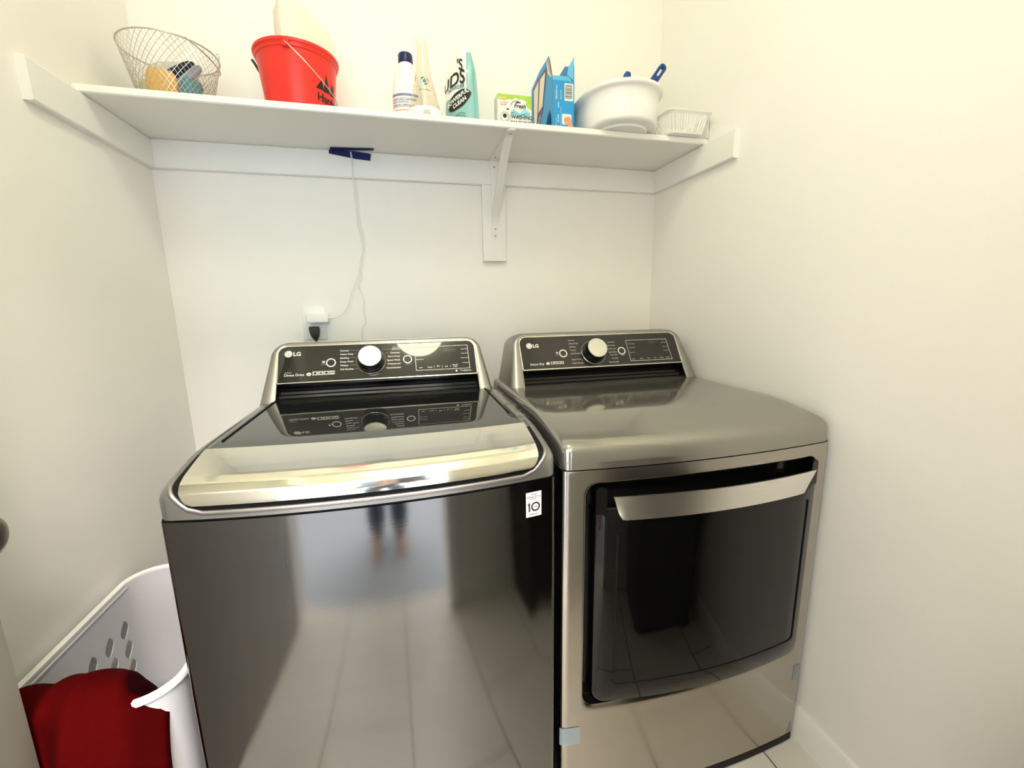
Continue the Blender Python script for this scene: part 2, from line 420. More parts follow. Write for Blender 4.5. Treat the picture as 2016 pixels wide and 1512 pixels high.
# ceiling lamp
LX, LY = 0.82, -1.19
lamp = thing('ceiling_lamp', 'round flush ceiling lamp with warm lit glass dome', 'lamp', (LX, LY, CZ))
m = Mesh(); m.lathe([(0.0, 0), (0.175, 0), (0.178, -0.006), (0.175, -0.022), (0.165, -0.024)], (LX, LY, CZ-0.0005), 48); m.build('base_ring', M_bezel, lamp)
m = Mesh(); m.lathe([(0.165, -0.020), (0.178, -0.05), (0.176, -0.09), (0.160, -0.125), (0.12, -0.152), (0.05, -0.169), (0.0, -0.171)], (LX, LY, CZ), 32, cap1=False); m.build('glass_dome', M_lamp, lamp, weld=1e-5)
m = Mesh(); m.lathe([(0.0, -0.168), (0.007, -0.170), (0.009, -0.176), (0.006, -0.185), (0.0, -0.187)], (LX, LY, CZ), 16); m.build('finial', M_doorknob, lamp, weld=1e-5)

# open door leaf standing along the left wall
DFX, DEY = 0.12, -0.905
m = Mesh(); m.box((DFX-0.0175, (DEY+FY+0.02)/2, 1.03), (0.035, DEY-FY-0.02, 2.03), bev=0.002)
door = struct('door_1', m, M_door)
m = Mesh()
KC = Vector((DFX, -0.961, 0.918))
m.lathe([(0.0, 0.0005), (0.031, 0.0005), (0.031, 0.004), (0.027, 0.009), (0.012, 0.012), (0.010, 0.028), (0.016, 0.034), (0.026, 0.040), (0.0285, 0.050), (0.027, 0.058), (0.018, 0.064), (0, 0.066)], KC, 32, axis=(1, 0, 0))
k = m.build('door_knob', M_doorknob, door, weld=1e-5); sub('dark satin metal door knob', k)

# ================================================================== LAUNDRY MACHINES
def make_front_y(x0, x1, yc, bow):
    c = (x0+x1)/2; h = (x1-x0)/2
    return lambda x: yc - bow*(1-((x-c)/h)**2)
SK = math.hypot(1, 0.6)

def console(root, c, y0, z0, hw_in, yb, dx):
    """sloped control console: arch frame, panel with bezel, black recess underneath"""
    n = Vector((0, -1, 0.6))/SK
    def P(u, w, h=0.0):
        return Vector((c+u, y0+0.6*w/SK, z0+w/SK)) + n*h
    def arch(hb, ht, top, r, ns=10, nc=10, w0=0.0, wb=0.0):
        pts = [(-hb+(hb-ht)*k/ns, w0+(top-r-w0)*k/ns) for k in range(ns)]
        for k in range(nc+1):
            a = PI-k*PI/2/nc; pts.append((-ht+r+r*math.cos(a), top-r+r*math.sin(a)))
        for k in range(1, 14): pts.append((-ht+r+(2*ht-2*r)*k/14, top))
        for k in range(nc+1):
            a = PI/2-k*PI/2/nc; pts.append((ht-r+r*math.cos(a), top-r+r*math.sin(a)))
        pts += [(hb-(hb-ht)*k/ns, w0+(top-r-w0)*k/ns) for k in range(ns-1, -1, -1)]
        return pts
    outer = arch(0.336, 0.314, 0.1915, 0.052); inner = arch(hw_in, hw_in-0.004, 0.177, 0.026)
    L = lambda t: [(o[0]+(i[0]-o[0])*t, o[1]+(i[1]-o[1])*t) for o, i in zip(outer, inner)]
    back = [(o[0]*1.0, o[1]) for o in outer]
    loops = []
    def back_pt(u, w, t):   # straight back towards the wall
        p = P(u, w, 0.0); q = Vector((p.x, max(p.y, yb+0.0), p.z-0.006)); return p.lerp(Vector((p.x*1.0, yb, p.z-0.012)), t)
    loops.append([back_pt(u, w, 1.0) for u, w in back])
    loops.append([back_pt(u, w, 0.35) for u, w in back])
    for t, h in ((0.0, -0.020), (0.04, -0.012), (0.14, -0.005), (0.32, -0.001), (0.55, 0.0), (0.93, -0.0005), (1.0, -0.002), (1.0, -0.006)):
        loops.append([P(u, w, h) for u, w in L(t)])
    m = Mesh(); m.loft(loops, False); f = m.build('console_frame', M_satin, root, 50)
    # back cover, closing the arch behind
    m = Mesh(); m.face([m.v(back_pt(u, w, 0.9)) for u, w in back]); m.build('console_back', M_cab, root)
    # panel
    hp = hw_in-0.001
    po = rrect(-hp, hp, 0.0575, 0.1765, 0.004, 6, 10, r_top=0.026)
    m = Mesh(); m.face([m.v(P(u, w, -0.0015)) for u, w in po]); pan = m.build('control_panel', M_panel, root)
    m = Mesh(); m.tube([P(u, w, -0.0008) for u, w in rrect(-hp+0.001, hp-0.001, 0.0585, 0.1755, 0.004, 6, 10, r_top=0.026)], 0.0023, 6, True); m.build('bezel', M_bezel, pan)
    # recess
    prof = [(0.0290, 0.0485), (0.034, 0.047), (0.047, 0.041), (0.056, 0.034), (0.059, 0.028), (0.055, 0.0235), (0.047, 0.0225), (0.045, 0.0215), (0.043, 0.0150), (0.034, 0.0140), (0.032, 0.013), (0.030, 0.0065), (0.012, 0.0055), (0.010, 0.0045), (0.006, 0.0)]
    m = Mesh(); m.loft([[(c+s*(hw_in+0.002), y0+dy, z0+dz) for dy, dz in prof] for s in (-1, -0.33, 0.33, 1)], False); m.build('recess', M_black, root, 35)
    return P, pan, n

def knob(P, n, pan, root, u, w):
    c0 = P(u, w, -0.001)
    kr = Mesh(); kr.lathe([(0.0408, 0.0), (0.0411, 0.0016), (0.0420, 0.0020), (0.0428, 0.0014), (0.043, 0.0)], c0, 48, axis=n); ring = kr.build('dial_ring', M_bezel, pan)
    kb = Mesh(); kb.lathe([(0.0375, 0.0004), (0.0368, 0.018), (0.0352, 0.0335), (0.0338, 0.0365)], c0, 48, axis=n); d = kb.build('dial', M_black, root)
    kc = Mesh(); kc.lathe([(0.0338, 0.0362), (0.0335, 0.0378), (0.0322, 0.0390), (0.020, 0.0394), (0.0, 0.0395)], c0, 48, axis=n)
    sub('silver face of the dial', kc.build('dial_cap', M_knob, d, weld=1e-5))
    pm = Mesh(); pm.box(P(u+0.010, w+0.020, 0.0394), (0.009, 0.0006, 0.0012), rot=Matrix.Rotation(-0.9, 3, 'Y')); pm.build('dial_pointer', M_greyink, d)

def button(P, n, pan, u, w, r=0.0138):
    b = Mesh(); b.lathe([(r-0.0032, 0.0), (r-0.003, 0.001), (r, 0.001), (r+0.0002, 0.0)], P(u, w, -0.0014), 32, axis=n, slot=0)
    b.lathe([(0.0, 0.0002), (r-0.0034, 0.0002)], P(u, w, -0.0014), 32, axis=n, slot=1)
    b.build('push_button', [M_ink, M_panel], pan, weld=1e-6)

def frame_line(m, P, pts, wd, h=-0.001):
    n = len(pts)
    for i in range(n):
        a = Vector((*pts[i], 0)); b = Vector((*pts[(i+1) % n], 0)); d = (b-a).normalized(); q = Vector((-d.y, d.x, 0))*wd/2
        a2 = a-d*wd/2; b2 = b+d*wd/2
        m.poly([P(*(v.xy), h) for v in (a2-q, b2-q, b2+q, a2+q)])

def logo_mark(m, P, u, w, r, slot_bg=0, slot_fg=1):
    """round face emblem and the two letters beside it"""
    m.poly([P(x, y, -0.0011) for x, y in circle(r, 32, u, w)], slot_bg)
    m.poly([P(u+x, w+y, -0.0009) for x, y in ((-0.0007, 0.0045), (0.0003, 0.0045), (0.0003, -0.0035), (0.0035, -0.0035), (0.0035, -0.0043), (-0.0007, -0.0043))], slot_fg)
    m.poly([P(x, y, -0.0009) for x, y in circle(0.0010, 10, u-0.0038, w+0.0036)], slot_fg)
    ring = [(math.cos(a), math.sin(a)) for a in [0.1*PI+1.85*PI*k/28*0.95+0.35*PI for k in range(29)]]
    for k in range(28):
        a, b = ring[k], ring[k+1]
        m.poly([P(u+a[0]*r*.78, w+a[1]*r*.78, -0.0009), P(u+b[0]*r*.78, w+b[1]*r*.78, -0.0009), P(u+b[0]*r*.70, w+b[1]*r*.70, -0.0009), P(u+a[0]*r*.70, w+a[1]*r*.70, -0.0009)], slot_fg)

def cover_profile(y_back, yt, zt, yf, zs):
    """side profile of a rounded top cover, back to front"""
    s = (yt-yf)
    p = [(y_back, zt), (-0.40, zt), (yt+0.10, zt), (yt+0.04, zt-0.0005), (yt, zt-0.003), (yt-0.30*s, zt-0.0085), (yt-0.58*s, zt-0.0150), (yt-0.78*s, zt-0.0200),
         (yt-0.90*s, zt-0.0255), (yt-0.97*s, zt-0.0330), (yf, zt-0.0430), (yf, zs+0.012), (yf, zs)]
    return p
def prof_point(prof, bow, x0, x1, x, i, off=0.0):
    """point i of the profile at abscissa x, pushed out by off along the profile normal; the front bows outwards"""
    y, z = prof[i]
    a = prof[max(i-1, 0)]; b = prof[min(i+1, len(prof)-1)]
    t = Vector((b[0]-a[0], b[1]-a[1])).normalized(); nn = Vector((t.y, -t.x))
    if nn.y < 0 and abs(nn.y) > 1e-6: nn = -nn
    if abs(nn.y) <= 1e-6: nn = Vector((-1, 0))
    y += nn.x*off; z += nn.y*off
    c = (x0+x1)/2; hw = (x1-x0)/2; yb, yf = prof[0][0], prof[-1][0]
    wgt = min(1, max(0, (-0.30-y)/(-0.30-yf)))
    y -= bow*(1-((x-c)/hw)**2)*wgt
    return Vector((x, y, z))

def top_cover(root, name, prof, x0, x1, bow, material, zs):
    st = [(x0, 0.020), (x0+0.0012, 0.011), (x0+0.005, 0.005), (x0+0.011, 0.0015), (x0+0.02, 0.0)]
    st += [(x0+0.02+(x1-x0-0.04)*k/24, 0.0) for k in range(1, 24)]
    st += [(x1-0.02, 0.0), (x1-0.011, 0.0015), (x1-0.005, 0.005), (x1-0.0012, 0.011), (x1, 0.020)]
    m = Mesh(); loops = []
    n = len(prof)
    for x, d in st: loops.append([prof_point(prof, bow, x0, x1, x, i, -d) for i in range(n)])
    first = [Vector((p.x, p.y, zs)) for p in loops[0]]; last = [Vector((p.x, p.y, zs)) for p in loops[-1]]
    m.loft([first]+loops+[last], False)
    return m.build(name, material, root, 50)

def front_sheet(x0, x1, z0, z1, fy, wrap=0.016, rc=0.010, nx=28):
    """bowed sheet metal front with rolled vertical edges; returns plan points"""
    pts = [(x0, fy(x0)+wrap), (x0, fy(x0)+rc)]
    for k in range(1, 5):
        a = PI+k*PI/2/5; pts.append((x0+rc+rc*math.cos(a), fy(x0)+rc+rc*math.sin(a)-0.0))
    for k in range(nx+1):
        x = x0+rc+(x1-x0-2*rc)*k/nx; pts.append((x, fy(x)+(fy(x0)-fy(x0+rc))*max(0, 1-k/2) if k < 2 else (fy(x) if k < nx-1 else fy(x)+(fy(x1)-fy(x1-rc))*max(0, 1-(nx-k)/2))))
    for k in range(1, 5):
        a = 1.5*PI+k*PI/2/5; pts.append((x1-rc+rc*math.cos(a), fy(x1)+rc+rc*math.sin(a)))
    pts += [(x1, fy(x1)+rc), (x1, fy(x1)+wrap)]
    return pts

# ------------------------------------------------------------------ washer
WX0_, WX1_, WYF, WBOW = 0.312, 0.998, -0.861, 0.034
WZS, WZT, WYB = 0.868, 0.945, -0.16
washer = thing('washing_machine', 'graphite steel top load washing machine with black glass lid and bright steel lid edge', 'washing machine', (0.655, -0.51, 0))
wf = make_front_y(WX0_, WX1_, WYF, WBOW)
m = Mesh(); m.box((0.655, (WYB+WYF+0.014)/2, 0.448), (0.680, WYB-WYF-0.014, 0.836)); m.build('cabinet', M_cab, washer)
m = Mesh(); pts = front_sheet(WX0_, WX1_, 0.03, 0.866, wf, wrap=0.05); m.loft([[(x, y, z) for x, y in pts] for z in (0.032, 0.30, 0.58, 0.862, 0.8655)], False)
m.loft([[(x, y, 0.8655) for x, y in pts], [(x, y+0.012, 0.8655) for x, y in pts]], False)
m.build('front_panel', M_steel, washer, 50)
m = Mesh(); m.loft([[(x, wf(x)+d, z) for x in [WX0_+0.004+(WX1_-WX0_-0.008)*k/20 for k in range(21)]] for d, z in ((0.02, 0.864), (0.004, 0.864), (0.004, 0.871), (0.02, 0.871))], False); m.build('seam', M_matteblack, washer)
for fx in (0.36, 0.95):
    for fy_ in (-0.24, -0.80):
        m = Mesh(); m.lathe([(0.0, 0), (0.022, 0), (0.022, 0.012), (0.010, 0.016), (0.010, 0.031)], (fx, fy_, 0.0), 16); m.build('foot', M_matteblack, washer, weld=1e-5)
wprof = cover_profile(WYB, -0.735, WZT, WYF, WZS+0.002)
top_cover(washer, 'top_cover', wprof, WX0_, WX1_, WBOW, M_satin, WZS+0.002)
NP = len(wprof)
def wsurf(x, t, off):
    """point on the washer cover at profile parameter t (0..NP-1), offset outwards"""
    i = min(int(t), NP-2); f = t-i
    return prof_point(wprof, WBOW, WX0_, WX1_, x, i, off).lerp(prof_point(wprof, WBOW, WX0_, WX1_, x, i+1, off), f)
def t_of_y(y):
    for i in range(NP-1):
        if wprof[i][0] >= y >= wprof[i+1][0] and wprof[i][0] > wprof[i+1][0]:
            return i+(wprof[i][0]-y)/(wprof[i][0]-wprof[i+1][0])
    return NP-1
TG0, TG1, TCB = t_of_y(-0.318), t_of_y(-0.742), 10.25     # lid glass back, glass front, chrome bottom
LXA, LXB = 0.346, 0.964
def lid_patch(m, xa, xb, t0, t1, off0, offs, rc, nt=16, nx=30, taper=0.0, skirt=None):
    """slab following the cover between profile parameters t0..t1 with rounded front corners"""
    rows = []
    for j in range(nt+1):
        s = j/nt; t = t0+(t1-t0)*s
        e = max(0.0, (s-(1-rc[1]))/rc[1]) if rc[1] > 0 else 0
        ins = rc[0]*(1-math.sqrt(max(0, 1-e*e))) + taper*s
        rows.append((t, xa+ins, xb-ins))
    def loop(off, grow):
        pts = []
        for t, a, b in rows: pts.append((a-grow, t))
        for k in range(1, nx): pts.append((rows[-1][1]+(rows[-1][2]-rows[-1][1])*k/nx, rows[-1][0]))
        for t, a, b in reversed(rows): pts.append((b+grow, t))
        for k in range(1, nx): pts.append((rows[0][2]-(rows[0][2]-rows[0][1])*k/nx, rows[0][0]))
        return [wsurf(x, t, off) for x, t in pts]
    g = [[m.v(wsurf(a+(b-a)*k/nx, t, offs)) for k in range(nx+1)] for t, a, b in rows]
    for j in range(nt):
        for k in range(nx): m.face([g[j][k], g[j][k+1], g[j+1][k+1], g[j+1][k]])
    # edge loop
    edge = [g[j][0] for j in range(nt+1)]+[g[nt][k] for k in range(1, nx)]+[g[j][nx] for j in range(nt, -1, -1)]+[g[0][k] for k in range(nx-1, 0, -1)]
    low = [m.v(p) for p in loop(off0, 0.0)]
    n = len(edge)
    for i in range(n):
        j = (i+1) % n; m.face([edge[i], edge[j], low[j], low[i]])
    return m
m = Mesh(); lid_patch(m, LXA-0.012, LXB+0.012, t_of_y(-0.745), 10.82, -0.002, 0.0016, (0.05, 0.45), nt=24); m.build('lid_gap', M_matteblack, washer)
lid = bpy.data.objects.new('lid', None)
m = Mesh(); lid_patch(m, LXA, LXB, TG0, TG1, 0.0004, 0.0046, (0.0, 0.0), nt=10)
lid = m.build('lid', M_glass, washer, 30)
m = Mesh(); lid_patch(m, LXA+0.001, LXB-0.001, TG1+0.004, TCB, 0.001, 0.0115, (0.020, 0.30), nt=30, taper=0.006); c_ = m.build('lid_edge', M_chrome, lid, 50); sub('bright polished steel lid edge', c_)
for side in (0, 1):
    pts = [wsurf((LXA+0.010-0.0*s, LXB-0.010)[side], TG0+(t_of_y(-0.690 if side == 0 else -0.64)-TG0)*s, 0.0053) for s in [k/12 for k in range(13)]]
    m = Mesh(); m.tube(pts, 0.0022, 6); m.build('rubber_bumper', M_matteblack, lid)
# raised lip around the lid gap
def lip_path(xa, xb, t0, t1, rcx, rct, nx=24):
    L = []; n = 26
    for j in range(n+1):
        s = j/n; e = max(0, (s-(1-rct))/rct); L.append((xa+rcx*(1-math.sqrt(max(0, 1-e*e))), t0+(t1-t0)*s))
    pts = L[:]
    for k in range(1, nx): pts.append((L[-1][0]+((xb-(L[-1][0]-xa))-L[-1][0])*k/nx, t1))
    pts += [(xb-(x-xa), t) for x, t in reversed(L)]
    return pts
m = Mesh(); lp = lip_path(LXA-0.016, LXB+0.016, t_of_y(-0.50), 11.02, 0.054, 0.42)
nL = len(lp); m.tube([wsurf(x, t, 0.0008) for x, t in lp], 0.0045, 10, rs=[0.0045*min(1, 0.15+i/9, 0.15+(nL-1-i)/9) for i in range(nL)]); m.build('lid_lip', M_satin, washer, 60)
# console of the washer
WC = 0.6465
WP, wpan, wn = console(washer, WC, -0.33, WZT, 0.292, -0.175, 0)
def WQ(u, w, h=-0.0008): return WP(u-WC, w, h)
knob(WP, wn, wpan, washer, 0.6155-WC, 0.1178)
button(WP, wn, wpan, 0.5013-WC, 0.1180); button(WP, wn, wpan, 0.7238-WC, 0.1184)
m = Mesh(); m.poly([WQ(u, w, -0.0012) for u, w in ((0.8355, 0.138), (0.8752, 0.138), (0.8752, 0.151), (0.8355, 0.151))]); m.build('display', M_display, wpan)
def panel_text(L, Q, name, pan):
    m = Mesh()
    for s, size, u, w, al, b in L: m.text(s, size, Q, (u, w), al, b)
    return m, name, pan
m = Mesh()
def TX(s, size, u, w, al='LEFT', b=0.012, slot=0, Q=WQ): m.text(s, size, Q, (u, w), al, b, slot)
TX('LG', 0.0175, 0.3968, 0.1448, b=0.035); logo_mark(m, WQ, 0.3841, 0.1514, 0.0106, 0, 1); m.build('logo', [M_ink, M_panel, M_greyink], wpan, recalc=False); m = Mesh()
for s, w in (('Normal', 0.1530), ('Heavy Duty', 0.1412), ('Bedding', 0.1288), ('Deep Wash', 0.1166), ('Whites', 0.1042), ('Oxi Sanitize', 0.0920)): TX(s, 0.0078, 0.527, w, b=0.016)
for s, w in (('Normal', 0.1525), ('Delicates', 0.1398), ('Perm Press', 0.1276), ('Speed Wash', 0.1152), ('Waterproof', 0.1028), ('Downloaded', 0.0898)): TX(s, 0.0078, 0.7018, w, 'RIGHT', 0.016)
TX('Tub Clean', 0.0050, 0.7018, 0.1590, 'RIGHT')
for w, a, b in ((0.1556, 0.553, 0.582), (0.1441, 0.566, 0.575), (0.1315, 0.554, 0.572), (0.1193, 0.564, 0.570), (0.1069, 0.553, 0.572), (0.0945, 0.568, 0.578)):
    m.poly([WQ(u, v) for u, v in ((a, w-.0003), (b, w-.0003), (b, w+.0003), (a, w+.0003))], 2)
for w, a, b in ((0.1551, 0.648, 0.674), (0.1424, 0.658, 0.668), (0.1302, 0.660, 0.664), (0.1054, 0.660, 0.664), (0.0924, 0.655, 0.664)):
    m.poly([WQ(u, v) for u, v in ((a, w-.0003), (b, w-.0003), (b, w+.0003), (a, w+.0003))], 2)
TX('Direct Drive', 0.0105, 0.3742, 0.0800, b=0.008); TX('INVERTER', 0.0042, 0.3755, 0.0900, slot=2)
mk, m = m, Mesh()
m.poly([WQ(0.4410+x, 0.0838+y) for x, y in [(0.0068*math.cos(a), 0.0050*math.sin(a)) for a in [k*PI/12 for k in range(24)]]], 0)
m.text('he', 0.0058, lambda u, v: WQ(u, v, -0.0005), (0.4410, 0.0820), 'CENTER', 0.02, 1)
for k in range(4):
    u0 = 0.4506+k*0.0156
    m.poly([WQ(u, v) for u, v in ((u0, 0.0795), (u0+0.0145, 0.0795), (u0+0.0145, 0.0920), (u0, 0.0920))], 2)
    sh = [circle(0.0038, 12, u0+.0072, .0856), [(u0+.003, .0830), (u0+.0115, .0830), (u0+.0072, .0895)], [(u0+.003, .083), (u0+.0115, .083), (u0+.0115, .087), (u0+.0072, .0898), (u0+.003, .087)], [(u0+.002, .0845), (u0+.0125, .0855), (u0+.0125, .0875), (u0+.002, .0865)]][k]
    m.poly([WQ(u, v, -0.0005) for u, v in sh], 1)
m.build('icon_strip', [M_ink, M_panel, M_greyink], wpan, recalc=False); m = mk
m.poly([WQ(u, v) for u, v in circle(0.0042, 14, 0.4808, 0.1210)], 2); TX('SmartThinQ', 0.0030, 0.4808, 0.1120, 'CENTER', slot=2)
TX('Start/Pause', 0.0034, 0.7245, 0.1010, 'CENTER', slot=2)
mf = Mesh(); frame_line(mf, WQ, [(0.7480, 0.0788), (0.9145, 0.0784), (0.9140, 0.1593), (0.7475, 0.1575)], 0.0014); mf.build('display_frame', M_ink, wpan, recalc=False)
for s, u, w in (('Control Lock', 0.750, 0.1265), ('Delay Wash', 0.750, 0.1140), ('Signal', 0.757, 0.0860)): TX(s, 0.0046, u, w)
for s, u, w in (('Rinse+Spin', 0.9125, 0.1445), ('Water Plus', 0.9125, 0.1290), ('Turbo Wash', 0.9125, 0.1130), ('Tub Clean', 0.9125, 0.0960)): TX(s, 0.0046, u, w, 'RIGHT')
for s, u, w in (('Temp.', 0.7900, 0.0855), ('Spin', 0.8160, 0.0885), ('Soil', 0.8410, 0.0855), ('Special', 0.8690, 0.0900), ('Care', 0.8690, 0.0840)): TX(s, 0.0062, u, w, 'CENTER')
for u in (0.8030, 0.8285, 0.8540): m.poly([WQ(a, b) for a, b in ((u-.0004, .084), (u+.0004, .084), (u+.0004, .092), (u-.0004, .092))])
TX('TrueBalance', 0.0070, 0.9180, 0.0690, 'RIGHT'); m.poly([WQ(u, v) for u, v in circle(0.0033, 14, 0.8715, 0.0712)])
build_split(m, [('feature_lettering', 0, 0.465), ('connection_mark', 0.465, 0.52), ('program_list', 0.52, 0.615), ('program_list', 0.615, 0.709), ('start_label', 0.709, 0.7445), ('display_lettering', 0.7445, 2)], [M_ink, M_panel, M_greyink], wpan)
# sticker
def WFr(x, z, d=0.0008): return Vector((x, wf(x)-d, z))
st = thing_parent = washer
m = Mesh(); SX0, SX1, SZ0, SZ1 = 0.9315, 0.9650, 0.7925, 0.8445
m.grid(lambda a, b: WFr(SX0+(SX1-SX0)*a, SZ0+(SZ1-SZ0)*b, 0.0006), 4, 1, 0)
q = lambda u, v: WFr(u, v, 0.0011); sc_ = (SX0+SX1)/2
m.text('INVERTER', 0.0030, q, (sc_, 0.8385), 'CENTER', 0.02, 1); m.text('Direct Drive', 0.0058, q, (sc_, 0.8325), 'CENTER', 0.012, 1); m.text('MOTOR', 0.0030, q, (sc_, 0.8290), 'CENTER', 0.01, 1)
m.poly([q(u, v) for u, v in ((SX0+.003, .8268), (SX1-.003, .8268), (SX1-.003, .8271), (SX0+.003, .8271))], 1)
m.poly([q(u, v) for u, v in ((SX0+.0035, .8190), (SX0+.0062, .8225), (SX0+.0085, .8225), (SX0+.0085, .8035), (SX0+.0055, .8035), (SX0+.0055, .8175), (SX0+.0035, .8165))], 1)
co, ci = circle(0.0098, 36, SX0+0.0205, 0.8132), circle(0.0066, 36, SX0+0.0205, 0.8132)
m.loft([[q(*p) for p in co], [q(*p) for p in ci]], True, slot=1)
m.text('YEAR', 0.0036, q, (SX0+.0205, .8120), 'CENTER', 0.02, 1); m.text('WARRANTY', 0.0040, q, (sc_, .7965), 'CENTER', 0.015, 1)
sub('white sticker reading 10 year warranty', m.build('warranty_sticker', [M_labelwhite, M_blackink], washer, recalc=False))
# loose protective film along the right edge of the lid surround
m = Mesh()
def film_w(a, b):
    t = t_of_y(-0.345-0.36*b); x = 0.9685+0.0265*a
    return wsurf(x, t, 0.0012+0.0016*abs(math.sin(9*b+3*a))+0.0035*(1-abs(2*a-1))*abs(math.sin(17*b)))
m.grid(film_w, 6, 40); sub('clear wrinkled protective film strip', m.build('protective_film', M_film, washer, 180))

# ------------------------------------------------------------------ dryer
EX0, EX1, EYF, EBOW = 1.0156, 1.7016, -0.852, 0.022
EZS, EZT, EYB = 0.8716, 0.951, -0.16
dryer = thing('clothes_dryer', 'graphite steel clothes dryer with black front door and steel handle strip', 'clothes dryer', (1.3586, -0.51, 0))
ef = make_front_y(EX0, EX1, EYF, EBOW)
m = Mesh(); m.box((1.3586, (EYB+EYF+0.05)/2, 0.45), (0.680, EYB-EYF-0.05, 0.836)); m.build('cabinet', M_cab, dryer)
RX0, RX1, RZ0, RZ1 = 1.0635, 1.6680, 0.292, 0.842
inn = rrect(RX0, RX1, RZ0, RZ1, 0.03, 8, 20); out = rrect(EX0+0.008, EX1-0.008, 0.032, 0.870, 0.001, 8, 20)
m = Mesh()
loops = []
for t in (0, 0.25, 0.5, 0.75, 0.93, 1.0):
    loops.append([(o[0]+(i[0]-o[0])*t, o[1]+(i[1]-o[1])*t) for o, i in zip(out, inn)])
L3 = [[Vector((x, ef(x), z)) for x, z in lp] for lp in loops]
L3.append([Vector((x, ef(x)+0.003, z)) for x, z in rrect(RX0+0.003, RX1-0.003, RZ0+0.003, RZ1-0.003, 0.028, 8, 20)])
edge = [[Vector((EX0+0.0025 if x < 1.36 else EX1-0.0025, ef(x)+0.003, z)) if (x < EX0+0.0095 or x > EX1-0.0095) else Vector((x, ef(x)+0.001, z)) for x, z in out],
        [Vector((EX0 if x < 1.36 else EX1, ef(x)+0.010, z)) if (x < EX0+0.0095 or x > EX1-0.0095) else Vector((x, ef(x)+0.010, z)) for x, z in out],
        [Vector((EX0 if x < 1.36 else EX1, ef(x)+0.06, z)) if (x < EX0+0.0095 or x > EX1-0.0095) else Vector((x, ef(x)+0.02, z)) for x, z in out]]
m.loft(edge[::-1]+L3, True); m.build('front_panel', M_steeldry, dryer, 50)
m = Mesh(); r1 = rrect(RX0+0.003, RX1-0.003, RZ0+0.003, RZ1-0.003, 0.028, 8, 20)
m.loft([[Vector((x, ef(x)+0.0025, z)) for x, z in r1], [Vector((x, ef(x)+0.030, z)) for x, z in r1]], True)
m.face([m.v(Vector((x, -0.826, z))) for x, z in r1]); m.build('door_recess', M_black, dryer)
m = Mesh(); m.loft([[(x, ef(x)+d, z) for x in [EX0+0.004+(EX1-EX0-0.008)*k/20 for k in range(21)]] for d, z in ((0.02, 0.869), (0.003, 0.869), (0.003, 0.8735), (0.02, 0.8735))], False); m.build('seam', M_matteblack, dryer)
m = Mesh(); m.box((1.3586, -0.50, 0.0165), (0.66, 0.64, 0.030))
xs_ = [EX0+0.006+(EX1-EX0-0.012)*k/24 for k in range(25)]
m.loft([[Vector((x, ef(x)+d, z)) for x in xs_] for d, z in ((0.05, 0.002), (0.004, 0.002), (0.002, 0.005), (0.002, 0.0305), (0.05, 0.0310))], False); m.build('plinth', M_matteblack, dryer)
eprof = cover_profile(EYB, -0.715, EZT, EYF, EZS+0.001)
top_cover(dryer, 'top_cover', eprof, EX0, EX1, EBOW, M_top, EZS+0.001)
# door: slab with horns, bowed
BX0, BX1 = 1.0860, 1.6640
dbow = make_front_y(BX0, BX1, EYF-0.010, EBOW+0.006)
def slab(m, outl, fn, th):
    """closed outline -> bowed slab with softened front edge; outline must be x-monotone wide"""
    c = (sum(p[0] for p in outl)/len(outl), sum(p[1] for p in outl)/len(outl))
    def ins(d): return [(x+(c[0]-x)*d, z+(c[1]-z)*d) for x, z in outl]
    L = [[Vector((x, fn(x)+th, z)) for x, z in outl], [Vector((x, fn(x)+0.006, z)) for x, z in outl], [Vector((x, fn(x)+0.0018, z)) for x, z in ins(0.006)],
         [Vector((x, fn(x), z)) for x, z in ins(0.018)]]
    for d in (0.2, 0.4, 0.6, 0.8, 0.97): L.append([Vector((x, fn(x), z)) for x, z in ins(d)])
    m.loft(L, True, False, True)
m = Mesh(); slab(m, rrect(BX0, BX1, 0.303, 0.785, 0.03, 8, 24, r_top=0.004), dbow, 0.035)
for xs in ((BX0, BX0+0.024), (BX1-0.022, BX1)):
    slab(m, rrect(xs[0], xs[1], 0.770, 0.833, 0.002, 6, 4, r_top=0.010), dbow, 0.035)
ddoor = m.build('door', M_doorglass, dryer, 50)
m = Mesh(); g0 = rrect(1.134, 1.640, 0.350, 0.745, 0.012, 8, 20)
m.tube([Vector((x, dbow(x)+0.0008, z)) for x, z in g0 if z < 0.735], 0.0024, 8); m.build('window_groove', M_matteblack, ddoor)
m = Mesh()
def handle_f(a, b):
    xt = 1.1185+(1.6415-1.1185)*a; e = min(a, 1-a)*0.523
    zb = 0.757+(0.014*(1-math.sqrt(max(0, 1-((0.016-e)/0.016)**2))) if e < 0.016 else 0)
    x = xt+(0.5-a)*2*0.016*(1-b); z = zb+(0.8145-zb)*b
    return Vector((x, dbow(x)-0.004-0.008*b, z))
N_ = 60
g = [[m.v(handle_f(i/N_, j/4)) for j in range(5)] for i in range(N_+1)]
g2 = [[m.v(handle_f(i/N_, j/4)+Vector((0, 0.004, 0))) for j in range(5)] for i in range(N_+1)]
for i in range(N_):
    for j in range(4):
        m.face([g[i][j], g[i+1][j], g[i+1][j+1], g[i][j+1]]); m.face([g2[i][j], g2[i][j+1], g2[i+1][j+1], g2[i+1][j]])
    m.face([g[i][4], g[i+1][4], g2[i+1][4], g2[i][4]]); m.face([g[i][0], g2[i][0], g2[i+1][0], g[i+1][0]])
for j in range(4):
    m.face([g[0][j], g[0][j+1], g2[0][j+1], g2[0][j]]); m.face([g[N_][j], g2[N_][j], g2[N_][j+1], g[N_][j+1]])
sub('brushed steel handle strip', m.build('handle', M_handle, ddoor, 40))
